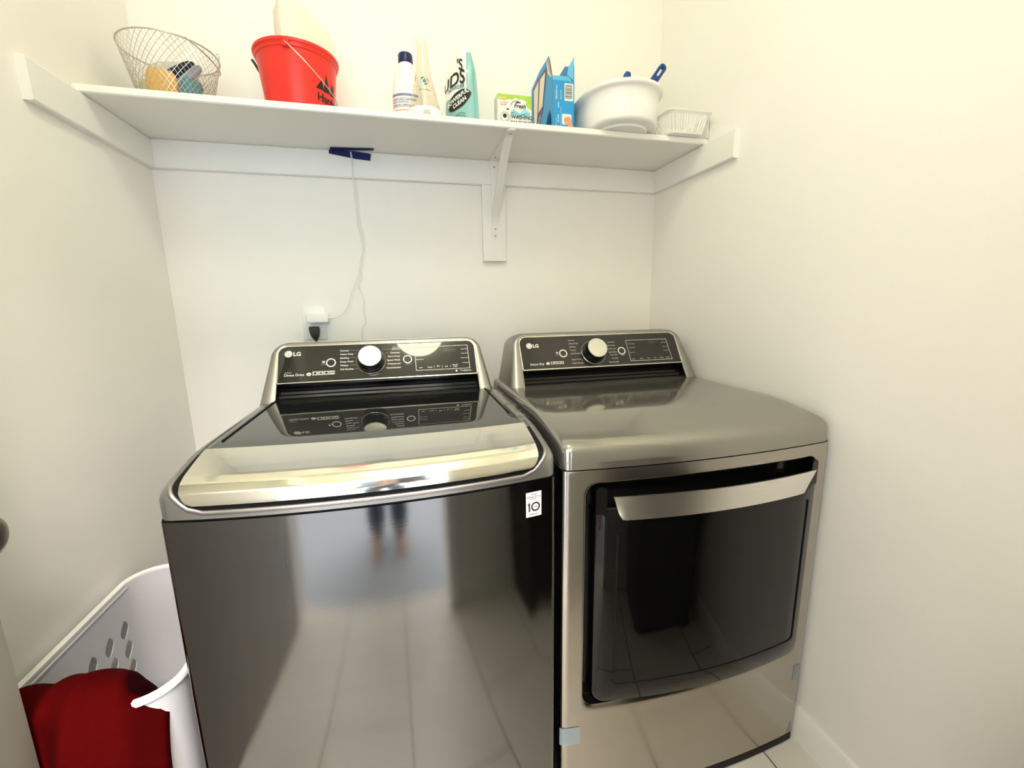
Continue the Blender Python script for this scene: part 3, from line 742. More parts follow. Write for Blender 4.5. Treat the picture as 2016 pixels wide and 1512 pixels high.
m = Mesh(); m.grid(lambda a, b: Vector((1.0135+0.046*a, (ef(1.0135+0.046*a)-0.0012) if a > 0.02 else ef(EX0)+0.004, 0.195+0.047*b)), 8, 1); sub('pale blue film tab', m.build('film_tab', M_filmblue, dryer))
m = Mesh(); m.grid(lambda a, b: Vector((1.672+0.022*a, ef(1.672+0.022*a)-0.0005, 0.205+0.045*b)), 6, 1); sub('pale blue film tab', m.build('film_tab', M_filmblue, dryer))
# console of the dryer
DC = 1.366
DP, dpan, dn = console(dryer, DC, -0.365, EZT, 0.290, -0.175, 0)
SD = 0.973
def DQ(u, w, h=-0.0008):           # coordinates as read off the panel
    return DP(0.721+(u-0.721)*SD-DC, w*SD, h)
knob(DP, dn, dpan, dryer, 0.721+(1.3480-0.721)*SD-DC, 0.1138*SD)
for u in (1.2372, 1.4549): button(DP, dn, dpan, 0.721+(u-0.721)*SD-DC, 0.1150*SD)
m = Mesh(); m.poly([DQ(u, w, -0.0012) for u, w in ((1.568, 0.137), (1.607, 0.137), (1.607, 0.150), (1.568, 0.150))]); m.build('display', M_display, dpan)
m = Mesh()
def TD(s, size, u, w, al='LEFT', b=0.010, slot=2): m.text(s, size, DQ, (u, w), al, b, slot)
TD('LG', 0.0172, 1.1338, 0.1410, b=0.035, slot=0); logo_mark(m, DQ, 1.1218, 0.1476, 0.0103, 0, 1); m.build('logo', [M_ink, M_panel, M_greyink], dpan, recalc=False); m = Mesh()
for s, w in (('Heavy Duty', 0.1480), ('Bedding', 0.1354), ('Normal', 0.1604), ('Towels', 0.1228), ('Anti Bacterial', 0.1104), ('Steam Fresh', 0.0880), ('Steam Sanitary', 0.0752)): TD(s, 0.0072, 1.2632, w)
for s, w in (('Delicates', 0.1480), ('Perm Press', 0.1352), ('Small Load', 0.1222), ('Speed Dry', 0.1098), ('Time Dry', 0.0990), ('Air Dry', 0.0860), ('Downloaded', 0.0720)): TD(s, 0.0072, 1.4350, w, 'RIGHT')
TD('Sensor Dry', 0.0105, 1.1148, 0.0765, slot=0, b=0.006)
mk, m = m, Mesh()
m.poly([DQ(1.1768+0.0062*math.cos(k*PI/12), 0.0806+0.0046*math.sin(k*PI/12)) for k in range(24)], 0)
m.text('he', 0.0054, lambda u, v: DQ(u, v, -0.0005), (1.1768, 0.0790), 'CENTER', 0.02, 1)
for k in range(4):
    u0 = 1.1868+k*0.0118
    m.poly([DQ(u, v) for u, v in ((u0, 0.0765), (u0+0.0108, 0.0765), (u0+0.0108, 0.0868), (u0, 0.0868))], 2)
    m.poly([DQ(u, v, -0.0005) for u, v in [circle(0.003, 12, u0+.0054, .0816), [(u0+.002, .079), (u0+.009, .079), (u0+.0054, .0848)]][k % 2]], 1)
m.build('icon_strip', [M_ink, M_panel, M_greyink], dpan, recalc=False); m = mk
m.poly([DQ(u, v) for u, v in circle(0.0040, 14, 1.2155, 0.1180)], 2); TD('SmartThinQ', 0.0030, 1.2155, 0.1090, 'CENTER')
TD('Start/Pause', 0.0034, 1.456, 0.0975, 'CENTER')
mf = Mesh(); frame_line(mf, DQ, [(1.4811, 0.0745), (1.6448, 0.0748), (1.6405, 0.1547), (1.4797, 0.1543)], 0.0011); mf.build('display_frame', M_ink, dpan, recalc=False)
for s, u, w in (('Control Lock', 1.485, 0.1390), ('Wrinkle Care', 1.485, 0.1240), ('Damp Dry', 1.485, 0.1060), ('Signal', 1.487, 0.0800)): TD(s, 0.0046, u, w)
for s, u, w in (('More Time', 1.638, 0.1390), ('Less Time', 1.638, 0.1230), ('Flow Sense', 1.640, 0.1080)): TD(s, 0.0046, u, w, 'RIGHT')
for s, u in (('Temp.', 1.525), ('Time', 1.552), ('Dry', 1.578), ('Energy', 1.604), ('Special', 1.628)): TD(s, 0.0056, u, 0.0805, 'CENTER')
dx_ = lambda u: 0.721+(u-0.721)*SD
build_split(m, [('feature_lettering', 0, dx_(1.20)), ('connection_mark', dx_(1.20), dx_(1.25)), ('program_list', dx_(1.25), dx_(1.35)), ('program_list', dx_(1.35), dx_(1.4405)), ('start_label', dx_(1.4405), dx_(1.476)), ('display_lettering', dx_(1.476), 3)], [M_ink, M_panel, M_greyink], dpan)
#@SHELF
# ================================================================== SHELF
shelf = thing('wall_shelf', 'long white painted wall shelf board resting on wall cleats above the machines', 'shelf', (RW/2, SHD/2, SHU))
m = Mesh(); b_ = 0.003
m.loft([[(x, -0.001, SHU+.0003), (x, SHD+b_, SHU+.0003), (x, SHD, SHU+b_), (x, SHD, SHT-b_), (x, SHD+b_, SHT), (x, -0.001, SHT)] for x in (0.001, RW-0.001)], True, True, True)
m.build('shelf_board', M_shelf, shelf, 30)

# bracket
br = thing('shelf_bracket', 'white steel shelf bracket with curved brace screwed under the shelf', 'bracket', (1.064, -T-0.001, 1.449))
m = Mesh()
bx = 1.0645
def strip(m, path, w, th, rend=True):
    """flat bar of width w along a path in the y-z plane at x = given per point"""
    L = []
    n = len(path)
    for i, (x, y, z) in enumerate(path):
        a = path[max(i-1, 0)]; b = path[min(i+1, n-1)]
        t = Vector((0, b[1]-a[1], b[2]-a[2])).normalized(); nn = Vector((0, -t.z, t.y))
        ww = w
        L.append([Vector((x-ww/2, y, z)), Vector((x+ww/2, y, z)), Vector((x+ww/2, y, z))+nn*th, Vector((x-ww/2, y, z))+nn*th])
    m.loft(L, True, True, True)
zc_ = SHU-0.0006
wp = [(bx, -T-0.0012, 1.4615+(zc_-1.4615)*k/8) for k in range(9)]
m.box((bx, -T-0.0030, (1.461+zc_)/2), (0.026, 0.003, zc_-1.461)); m.lathe([(0, 0), (0.0130, 0), (0.0130, 0.0027), (0, 0.0027)], (bx, -T-0.0013, 1.461), 24, axis=(0, -1, 0))
m.build('wall_plate', M_trim, br)
m = Mesh(); m.box((bx-0.003, -0.1565, zc_-0.0015), (0.026, 0.271, 0.003)); m.lathe([(0, 0), (0.013, 0), (0.013, 0.0024), (0, 0.0024)], (bx-0.003, -0.2925, zc_-0.0027), 24)
m.build('shelf_plate', M_trim, br)
m = Mesh(); bp_ = smooth_path([(bx, -T-0.0055, 1.478), (bx, -T-0.0062, 1.500), (bx-0.0005, -0.045, 1.536), (bx-0.001, -0.112, 1.600), (bx-0.002, -0.185, 1.662), (bx-0.003, -0.245, 1.7005), (bx-0.003, -0.268, 1.7085), (bx-0.003, -0.292, 1.7098)], 5)
L = []
for i, p in enumerate(bp_):
    a = bp_[max(i-1, 0)]; b = bp_[min(i+1, len(bp_)-1)]; t = (b-a).normalized(); nn = Vector((0, -t.z, t.y))
    e = 0.006*math.sin(PI*min(1, max(0, (i-4)/(len(bp_)-10)))) if 4 < i < len(bp_)-6 else 0
    pr = [(-0.0125, 0), (-0.0125, 0.002+e), (-0.0105, 0.0022+e), (-0.0105, 0.002), (0.0105, 0.002), (0.0105, 0.0022+e), (0.0125, 0.002+e), (0.0125, 0)]
    L.append([p+Vector((u, 0, 0))+nn*(-v) for u, v in pr])
m.loft(L, True, True, True); m.build('brace', M_trim, br, 30)
for (x, y, z, ax) in ((bx, -T-0.0045, 1.6905, (0, -1, 0)), (bx, -T-0.0045, 1.4565, (0, -1, 0)), (bx, -T-0.0088, 1.4800, (0, -1, 0)), (bx-0.003, -0.062, zc_-0.003, (0, 0, -1)), (bx-0.003, -0.281, zc_-0.0055, (0, 0, -1))):
    m = Mesh(); m.lathe([(0.0030, 0), (0.0028, 0.0010), (0.0013, 0.0014), (0.0011, 0.0008), (0, 0.0008)], (x, y, z), 16, axis=ax); sub('dark screw head', m.build('screw', M_screw, br))

# ------------------------------------------------------------------ tape, cables, socket
m = Mesh()
def strip_flat(m, pts_a, pts_b, nrm, th=0.0006):
    n = len(pts_a); nrm = Vector(nrm)*th
    A = [m.v(p) for p in pts_a]; B = [m.v(p) for p in pts_b]; A2 = [m.v(Vector(p)+nrm) for p in pts_a]; B2 = [m.v(Vector(p)+nrm) for p in pts_b]
    for i in range(n-1):
        m.face([A[i], A[i+1], B[i+1], B[i]]); m.face([A2[i], B2[i], B2[i+1], A2[i+1]]); m.face([A[i], A2[i], A2[i+1], A[i+1]]); m.face([B[i], B[i+1], B2[i+1], B2[i]])
    m.face([A[0], B[0], B2[0], A2[0]]); m.face([A[-1], A2[-1], B2[-1], B[-1]])
y_ = -T-0.0008
strip_flat(m, [(0.5155, y_, 1.7132), (0.5160, y_, 1.7135), (0.560, y_, 1.7135), (0.596, y_, 1.7138), (0.646, y_-0.002, 1.7085)], [(0.5145, y_, 1.7030), (0.518, y_, 1.7015), (0.560, y_, 1.6955), (0.598, y_, 1.6900), (0.6425, y_-0.002, 1.6868)], (0, -1, 0))
tp = tag(m.build('tape_strip', M_tape), 'navy blue tape strip stuck on the wall cleat behind the white cable', 'tape', 'navy tape pieces under the shelf')
m = Mesh(); z_ = SHU-0.0004
strip_flat(m, [(0.523, -0.045, z_), (0.56, -0.049, z_), (0.60, -0.052, z_), (0.659, -0.061, z_-0.001)], [(0.519, -0.0205, z_), (0.56, -0.0205, z_), (0.60, -0.030, z_), (0.6565, -0.043, z_-0.001)], (0, 0, -1))
tag(m.build('tape_strip', M_tape), 'navy blue tape strip stuck flat to the underside of the shelf', 'tape', 'navy tape pieces under the shelf')

# wall socket
so = thing('wall_socket', 'white double wall socket plate above the washing machine', 'socket', (0.417, 0.0, 1.155))
m = Mesh(); m.box((0.417, -0.0032, 1.155), (0.076, 0.006, 0.116), bev=0.0025); m.build('cover_plate', M_plastic, so)
for z in (1.1755, 1.1345):
    m = Mesh(); m.box((0.417, -0.0070, z), (0.034, 0.003, 0.029), bev=0.0012); m.build('receptacle', M_plastic, so)
m = Mesh(); m.lathe([(0.003, 0), (0.0025, 0.001), (0, 0.0012)], (0.417, -0.0062, 1.155), 12, axis=(0, -1, 0)); m.build('screw', M_plastic, so)
ad = thing('power_adapter', 'white plug-in power adapter in the upper socket with a thin cord taped under the shelf', 'adapter', (0.433, -0.0088, 1.171))
m = Mesh(); m.box((0.4340, -0.0274, 1.1712), (0.0700, 0.0370, 0.0285), bev=0.0035); m.build('adapter_body', M_plastic, ad)
m = Mesh(); m.tube([(0.468, -0.030, 1.1715), (0.480, -0.030, 1.1725), (0.492, -0.029, 1.1732)], 0.0028, 10, rs=[0.0034, 0.003, 0.002]); m.build('strain_relief', M_plastic, ad)
m = Mesh()
ca = [(0.491, -0.029, 1.1732), (0.510, -0.026, 1.182), (0.527, -0.025, 1.200), (0.538, -0.024, 1.221), (0.549, -0.022, 1.256), (0.568, -0.022, 1.294), (0.583, -0.023, 1.337),
      (0.588, -0.026, 1.369), (0.600, -0.027, 1.404), (0.596, -0.028, 1.443), (0.588, -0.028, 1.479), (0.590, -0.028, 1.525), (0.586, -0.028, 1.574), (0.5855, -0.028, 1.631), (0.5835, -0.026, 1.683), (0.582, -0.024, 1.709)]
m.tube(smooth_path(ca, 6), 0.0013, 8); m.build('cord', M_cable, ad)
cb = [(0.571, -0.006, 1.03), (0.572, -0.010, 1.098), (0.573, -0.012, 1.133), (0.587, -0.012, 1.152), (0.583, -0.012, 1.197), (0.588, -0.012, 1.231), (0.573, -0.014, 1.280), (0.587, -0.016, 1.309), (0.5815, -0.021, 1.337),
      (0.591, -0.0285, 1.369), (0.5985, -0.030, 1.404), (0.599, -0.031, 1.443), (0.5905, -0.030, 1.479), (0.5875, -0.031, 1.525), (0.589, -0.031, 1.574), (0.5830, -0.031, 1.631), (0.5865, -0.028, 1.683), (0.5845, -0.026, 1.709)]
m = Mesh(); m.tube(smooth_path(cb, 6), 0.0012, 8); tag(m.build('hanging_cable', M_cable), 'thin white cable twisted down the wall and dropping behind the washing machine', 'cable')
pg = thing('power_plug', 'black plug with cord in the lower socket behind the washing machine', 'plug', (0.419, -0.0088, 1.134))
m = Mesh(); L = []
for z, w, d, x in ((1.1435, 0.013, 0.012, 0.418), (1.1425, 0.0155, 0.0145, 0.4182), (1.130, 0.016, 0.0155, 0.4188), (1.112, 0.0125, 0.0135, 0.4198), (1.102, 0.008, 0.009, 0.4205), (1.098, 0.005, 0.006, 0.421)):
    L.append([Vector((x+w*u, -0.0095-0.016+d*v, z)) for u, v in rrect(-1, 1, -1, 1, 0.45, 4, 2)])
m.loft(L, True, True, True); m.build('plug_body', M_dkplug, pg)
m = Mesh(); m.tube(smooth_path([(0.4208, -0.0255, 1.100), (0.423, -0.027, 1.07), (0.43, -0.030, 1.0), (0.44, -0.035, 0.90), (0.45, -0.06, 0.80)], 6), 0.0042, 8); m.build('cord', M_dkplug, pg)

# ------------------------------------------------------------------ wire basket with cleaning things
BX, BY, BZ = 0.157, -0.162, SHT
RB, RT, BH = 0.073, 0.1105, 0.146
wb = thing('wire_basket', 'round grey wire mesh basket holding sponges and cloths at the left shelf end', 'basket', (BX, BY, BZ))
def brad(t): return RB+(RT-RB)*(t**0.9)
def bpt(a, t, dr=0.0): r = brad(t)+dr; return Vector((BX+r*math.cos(a), BY+r*math.sin(a), BZ+0.002+BH*t))
m = Mesh(); m.tube([bpt(2*PI*k/48, 1.0) for k in range(48)], 0.0018, 8, True); m.build('rim_wire', M_wire, wb)
NW = 46
m = Mesh()
for k in range(NW):
    for s in (1, -1):
        m.tube([bpt(2*PI*k/NW+s*1.22*t, t) for t in [j/14 for j in range(15)]], 0.00062, 4)
m.build('mesh_side', M_wire, wb)
m = Mesh(); m.tube([bpt(2*PI*k/40, 0.0) for k in range(40)], 0.0015, 6, True)
for k in range(-7, 8):
    o = k*0.0105; h = math.sqrt(max(0, RB**2-o*o))
    m.tube([(BX+o, BY-h, BZ+0.0022), (BX+o, BY+h, BZ+0.0022)], 0.0007, 4); m.tube([(BX-h, BY+o, BZ+0.0022), (BX+h, BY+o, BZ+0.0022)], 0.0007, 4)
m.build('mesh_base', M_wire, wb)
# folded-down handle hoop with hooked end
hp_ = []
for k in range(25):
    a = -0.50*PI+PI*0.80*k/24
    hp_.append(Vector((BX+0.026+0.104*math.cos(a-0.1), BY+0.108*math.sin(a), BZ+BH*0.80+0.028*math.sin(PI*k/24)-0.0*k)))
hook = [bpt(0.05, 1.0)+Vector((0.002, 0, 0)), bpt(0.05, 1.0)+Vector((0.004, 0, 0.008)), bpt(0.05, 1.0)+Vector((0.001, 0, 0.014)), bpt(0.05, 1.0)+Vector((-0.003, 0, 0.012))]
m = Mesh(); m.tube(smooth_path(hook, 5), 0.0016, 6); m.tube([bpt(-0.9+1.9*k/24, 1.0-0.16*math.sin(PI*k/24), 0.004) for k in range(25)], 0.0016, 6); m.build('handle_wire', M_wire, wb)

def blob(name, c, s, material, label, cat, rot=(0, 0, 0), n=3.0, noise=0.0, group=None):
    m = Mesh(); R = Matrix.Rotation(rot[2], 3, 'Z') @ Matrix.Rotation(rot[1], 3, 'Y') @ Matrix.Rotation(rot[0], 3, 'X')
    def sp(v, e): return math.copysign(abs(v)**e, v)
    def f(a, b):
        u = 2*PI*a; v = -PI/2+PI*b; e = 2/n
        p = Vector((s[0]*sp(math.cos(v), e)*sp(math.cos(u), e), s[1]*sp(math.cos(v), e)*sp(math.sin(u), e), s[2]*sp(math.sin(v), e)))
        if noise: p *= 1+noise*math.sin(7*u+3*v)*math.cos(5*v+2*u)*math.cos(v)
        return R @ p + Vector(c)
    m.grid(f, 28, 14)
    return tag(m.build(name, material, weld=1e-5), label, cat, group)
blob('sponge', (0.146, -0.206, SHT+0.046), (0.034, 0.013, 0.042), M_sponge, 'yellow sponge standing in the wire basket', 'sponge', rot=(0.12, 0.06, 0.1), n=4)
blob('scrub_pad', (0.203, -0.190, SHT+0.042), (0.024, 0.014, 0.038), M_tealcloth, 'teal scrub pad at the right side inside the wire basket', 'scrub pad', rot=(0.1, 0.25, 0.5), n=4)
blob('folded_cloth', (0.178, -0.178, SHT+0.098), (0.046, 0.012, 0.015), M_navycloth, 'dark navy folded cloth lying across the wire basket', 'cloth', rot=(0.3, -0.60, 0.2), n=3)
blob('folded_cloth', (0.196, -0.184, SHT+0.082), (0.050, 0.010, 0.011), M_greycloth, 'grey blue folded cloth beside the navy cloth in the wire basket', 'cloth', rot=(0.3, -0.78, 0.2), n=3)
blob('paper_wrap', (0.142, -0.124, SHT+0.116), (0.056, 0.034, 0.026), M_whitefilm, 'crumpled pale wrapper on top inside the wire basket', 'wrapper', rot=(0.2, -0.20, 0.2), n=2.4, noise=0.16)
blob('soap_packet', (0.106, -0.194, SHT+0.036), (0.015, 0.012, 0.030), M_leopard, 'small spotted packet at the left inside the wire basket', 'packet', rot=(0, -0.1, 0.3), n=4)

# ------------------------------------------------------------------ red bucket with frosted container
KX, KY = 0.470, -0.165
bk = thing('bucket', 'red plastic bucket with black printed lettering and wire handle', 'bucket', (KX, KY, SHT))
KH, KB, KT = 0.166, 0.086, 0.1045
def kr(t): return KB+(KT-KB)*t
m = Mesh(); z0 = SHT+0.0006
prof = [(0.0, 0.0), (KB-0.008, 0.0), (KB-0.001, 0.002), (KB, 0.006)]+[(kr(t), KH*t) for t in (0.2, 0.4, 0.6, 0.8, 0.885)]
prof += [(kr(0.89)+0.0030, KH*0.895), (kr(0.93)+0.0030, KH*0.93), (kr(0.93)+0.0042, KH*0.945), (kr(1)+0.0055, KH*0.958), (kr(1)+0.0065, KH*0.985), (kr(1)+0.0055, KH), (kr(1)+0.001, KH), (kr(1)-0.001, KH*0.985)]
prof += [(kr(t)-0.0025, KH*t) for t in (0.8, 0.5, 0.2, 0.04)]+[(0.0, 0.005)]
m.lathe(prof, (KX, KY, z0), 64); m.build('bucket_body', M_bucket, bk, 35, weld=1e-5)
A1 = -1.62; A2 = A1+PI+0.02
def kp(a, r, z): return Vector((KX+r*math.cos(a), KY+r*math.sin(a), z0+z))
for a in (A1, A2):
    m = Mesh(); R = Matrix.Rotation(a, 3, 'Z'); m.box(kp(a, kr(0.93)+0.0055, KH*0.915), (0.008, 0.014, 0.013), bev=0.002, rot=R); m.build('handle_lug', M_bucket, bk)
# bail: semicircle hanging down to the right-hand side of the bucket
p1 = kp(A1, kr(0.93)+0.0105, KH*0.915); p2 = kp(A2, kr(0.93)+0.0105, KH*0.915); mid = (p1+p2)/2; half = (p2-p1)/2
dr_ = Vector((0.70, -0.22, -0.68)).normalized()
m = Mesh(); Rb = half.length
m.tube([mid-half*math.cos(PI*k/40)+dr_*math.sin(PI*k/40)*Rb*1.28+Vector((0, 0, 0)) for k in range(41)], 0.0013, 6); m.build('wire_handle', M_wire, bk)
m = Mesh(); m.tube([kp(2.95, kr(0.93)+0.003, KH*0.80), kp(2.95, kr(0.93)+0.014, KH*0.93), kp(2.95, kr(0.93)+0.020, KH*0.985)], 0.0035, 8); sub('dark grip end', m.build('handle_grip', M_dkplug, bk))
m = Mesh()
def on_bucket(u, v):
    """wrap: u along the circumference from the facing angle, v above the shelf"""
    t = v/KH; r = kr(t)+0.0007; a = -0.56+u/r
    return kp(a, r, v)
m.text('Hardware', 0.0270, on_bucket, (-0.032, 0.0385), 'LEFT', 0.035)
for tri in ([(-0.036, 0.066), (-0.012, 0.066), (-0.020, 0.090)], [(-0.014, 0.064), (0.010, 0.066), (-0.004, 0.110)], [(0.012, 0.064), (0.034, 0.066), (0.024, 0.086)], [(0.013, 0.066), (0.034, 0.068), (0.020, 0.098)], [(0.012, 0.066), (0.034, 0.068), (0.029, 0.096)]):
    n = 8; a, b, c_ = [Vector((*p, 0)) for p in tri]
    for k in range(n):
        l0, r0 = a.lerp(c_, k/n), b.lerp(c_, k/n); l1, r1 = a.lerp(c_, (k+1)/n), b.lerp(c_, (k+1)/n)
        m.poly([on_bucket(*p.xy) for p in (l0, l0.lerp(r0, 0.5), r0, r1, l1.lerp(r1, 0.5), l1)])
sub('black printed lettering', m.build('printed_lettering', M_blackink, bk, recalc=False))
# frosted container standing in the bucket
m = Mesh()
fc = Vector((0.477, -0.150, 1.768)); Rz = Matrix.Rotation(0.42, 3, 'Z'); Rt = Matrix.Rotation(0.26, 3, 'Y')
prf = [(-0.065, 0.0), (0.062, 0.0), (0.079, 0.212), (0.068, 0.236), (0.012, 0.272), (-0.010, 0.277), (-0.052, 0.262)]
prf = [(-0.058, 0.0), (0.066, 0.0), (0.088, 0.176), (0.086, 0.194), (0.070, 0.214), (0.022, 0.252), (-0.004, 0.262), (-0.044, 0.264), (-0.053, 0.256)]
def fpt(u, v, d): 
    return Rz @ (Vector((u, d*(1-0.12*v/0.26), v))) + fc
outl = []
n = len(prf)
L = []
for d, s in ((0.046, 0.93), (0.044, 0.975), (0.036, 1.0), (-0.036, 1.0), (-0.044, 0.975), (-0.046, 0.93)):
    cx_, cz_ = 0.0, 0.13
    L.append([fpt(cx_+(u-cx_)*s, cz_+(v-cz_)*s, d) for u, v in prf])
m.loft(L, True, True, True); tag(m.build('frosted_container', M_frost, None, 50), 'pale frosted plastic container upside down in the red bucket', 'container')

# ------------------------------------------------------------------ white bottle with navy cap
bo = thing('detergent_bottle', 'white plastic bottle with navy cap and printed label', 'bottle', (0.770, -0.195, SHT))
bz = SHT+0.0005
def bsec(z, rx, ry, n=36): return [Vector((0.770+rx*math.cos(2*PI*k/n), -0.195+ry*math.sin(2*PI*k/n), bz+z)) for k in range(n)]
pr = [(0.0, 0.040, 0.030), (0.004, 0.043, 0.033), (0.06, 0.0435, 0.0335), (0.09, 0.0435, 0.0335), (0.115, 0.0405, 0.032), (0.14, 0.034, 0.029), (0.158, 0.027, 0.025), (0.169, 0.0215, 0.0215), (0.173, 0.0165, 0.0165), (0.186, 0.0165, 0.0165)]
m = Mesh(); m.loft([bsec(*p) for p in pr], True, True, True); m.build('bottle_body', M_plastic, bo, 50)
m = Mesh(); m.lathe([(0, 0.171), (0.0205, 0.171), (0.0212, 0.173), (0.0205, 0.192), (0.0190, 0.1945), (0.0, 0.195)], (0.770, -0.195, bz), 36); sub('navy screw cap', m.build('cap', M_navy, bo, 40, weld=1e-5))
m = Mesh()
def on_bottle(u, v, o=0.0007):
    a = -PI/2-0.25+u/0.040; return Vector((0.770+(0.0435+o)*math.cos(a), -0.195+(0.0335+o)*math.sin(a), bz+v))
def band(u0, u1, v0, v1, slot, rows=1):
    for k in range(6):
        a, b = u0+(u1-u0)*k/6, u0+(u1-u0)*(k+1)/6
        m.poly([on_bottle(a, v0), on_bottle(b, v0), on_bottle(b, v1), on_bottle(a, v1)], slot)
band(-0.04, 0.04, 0.0835, 0.0895, 0)
for s, v in (('HEAVY DUTY CLEANER', 0.0745), ('MULTI SURFACE', 0.0665), ('REMOVES LIMESCALE', 0.0590)): m.text(s, 0.0066, on_bottle, (-0.036, v), 'LEFT', 0.02, 0)
band(-0.038, 0.03, 0.0680+0.0055, 0.0690+0.0055, 0); band(-0.038, 0.03, 0.0570, 0.0578, 0)
for k in range(4): band(-0.030, 0.010+0.006*(k % 2), 0.0485-0.0065*k, 0.0500-0.0065*k, 1)
band(-0.02, 0.004, 0.018, 0.026, 2)
m.build('label_print', [M_inklilac, M_inkred, M_inkblue], bo, recalc=False)

bo.location = (0.7715, -0.143, SHT); bo.scale = (1.04, 1.04, 1.135)
# ------------------------------------------------------------------ clear spouted carafe
CX_, CY_ = 0.8165, -0.232
cf = thing('plastic_carafe', 'clear conical plastic carafe with pouring spout and printed label', 'carafe', (CX_, CY_, SHT))
cz = SHT+0.0005
def csec(z, r, n=40, sp=0.0):
    out = []
    for k in range(n):
        a = 2*PI*k/n; e = sp*max(0, math.cos(a-PI))**8
        out.append(Vector((CX_+(r+e)*math.cos(a), CY_+(r+e)*math.sin(a), cz+z+0.35*e)))
    return out
outp = [(0.030, 0.0485), (0.034, 0.0470), (0.07, 0.0385), (0.11, 0.0295), (0.145, 0.0222), (0.175, 0.0180), (0.205, 0.0160), (0.222, 0.0156)]
top_ = [(0.230, 0.0160, 0.004), (0.2365, 0.0162, 0.009)]
L = [csec(z, r) for z, r in outp]+[csec(z, r, sp=e) for z, r, e in top_]+[csec(z, r-0.0012, sp=e) for z, r, e in reversed(top_)]+[csec(z, r-0.0014) for z, r in reversed(outp)]
m = Mesh(); m.loft(L, True, False, True); m.build('carafe_body', M_clear, cf, 60)
m = Mesh(); m.lathe([(0, 0.0005), (0.052, 0.0005), (0.0535, 0.002), (0.0505, 0.029), (0.0487, 0.033), (0.0465, 0.0335), (0.0, 0.0335)], (CX_, CY_, cz), 48); sub('white base', m.build('base', M_plastic, cf, 40, weld=1e-5))
def on_car(u, v, o=0.0008):
    r = 0.0485+(0.0222-0.0485)*(v-0.030)/0.115 + o; a = -PI/2-0.02+u/r; return Vector((CX_+r*math.cos(a), CY_+r*math.sin(a), cz+v))
m = Mesh()
def arc(c, r, a0, a1, w, slot, fn=on_car, n=10):
    A = [(c[0]+(r-w*math.sin(PI*k/n)*.5-.0003)*math.cos(a0+(a1-a0)*k/n), c[1]+(r-w*math.sin(PI*k/n)*.5-.0003)*math.sin(a0+(a1-a0)*k/n)) for k in range(n+1)]
    B = [(c[0]+(r+w*math.sin(PI*k/n)*.5+.0003)*math.cos(a0+(a1-a0)*k/n), c[1]+(r+w*math.sin(PI*k/n)*.5+.0003)*math.sin(a0+(a1-a0)*k/n)) for k in range(n+1)]
    for k in range(n): m.poly([fn(*A[k]), fn(*B[k]), fn(*B[k+1]), fn(*A[k+1])], slot)
EC = (0.001, 0.1090)
m.poly([on_car(EC[0]+x, EC[1]+y) for x, y in [(0.0052*math.cos(a), 0.0052*math.sin(a)-0.001) for a in [PI*0.85+k*PI*1.30/12 for k in range(13)]]+[(0, 0.0085)]], 1)
arc(EC, 0.0105, 0.45*PI, 0.90*PI, 0.0028, 0); arc(EC, 0.0105, -0.15*PI, 0.38*PI, 0.0026, 2); arc(EC, 0.0105, 1.40*PI, 1.82*PI, 0.0028, 0); arc(EC, 0.0108, 0.95*PI, 1.30*PI, 0.0012, 3)
m.text('FORCE OF NATURE', 0.0068, on_car, (0.0, 0.0905), 'CENTER', 0.01, 3); m.text('MULTI-PURPOSE', 0.0046, on_car, (0.001, 0.0805), 'CENTER', 0.02, 0); m.text('CLEANER', 0.0036, on_car, (0.001, 0.0755), 'CENTER', 0.0, 3)
m.text('DEODORIZER', 0.0036, on_car, (-0.020, 0.0700), 'CENTER', 0.0, 3)
pts = rrect(-0.014, 0.016, 0.0555, 0.0675, 0.005, 5, 6); pin = rrect(-0.0135, 0.0155, 0.0560, 0.0670, 0.0046, 5, 6)
m.loft([[on_car(*p) for p in pts], [on_car(*p) for p in pin]], True, slot=3)
m.text('sanitizes', 0.0050, on_car, (0.001, 0.0600), 'CENTER', 0.0, 3)
m.poly([on_car(*p) for p in ((-0.0285, 0.112), (-0.0265, 0.112), (-0.0245, 0.128), (-0.0265, 0.128))], 0)
m.build('label_print', [M_blackink, M_inkblue, M_inkred, M_greyink], cf, recalc=False)
m = Mesh()
def on_base(u, v): r = 0.0535-0.0035*v/0.03+0.0008; a = -PI/2+0.04+u/r; return Vector((CX_+r*math.cos(a), CY_+r*math.sin(a), cz+v))
for k in range(6):
    a, b = k/6, (k+1)/6
    m.poly([on_base(-0.0125+0.025*a, 0.002), on_base(-0.0125+0.025*b, 0.002), on_base(-0.0095+0.019*b, 0.0205), on_base(-0.0095+0.019*a, 0.0205)])
m.build('base_tab', M_greyink, cf)

cf.scale = (1, 1, 0.93)
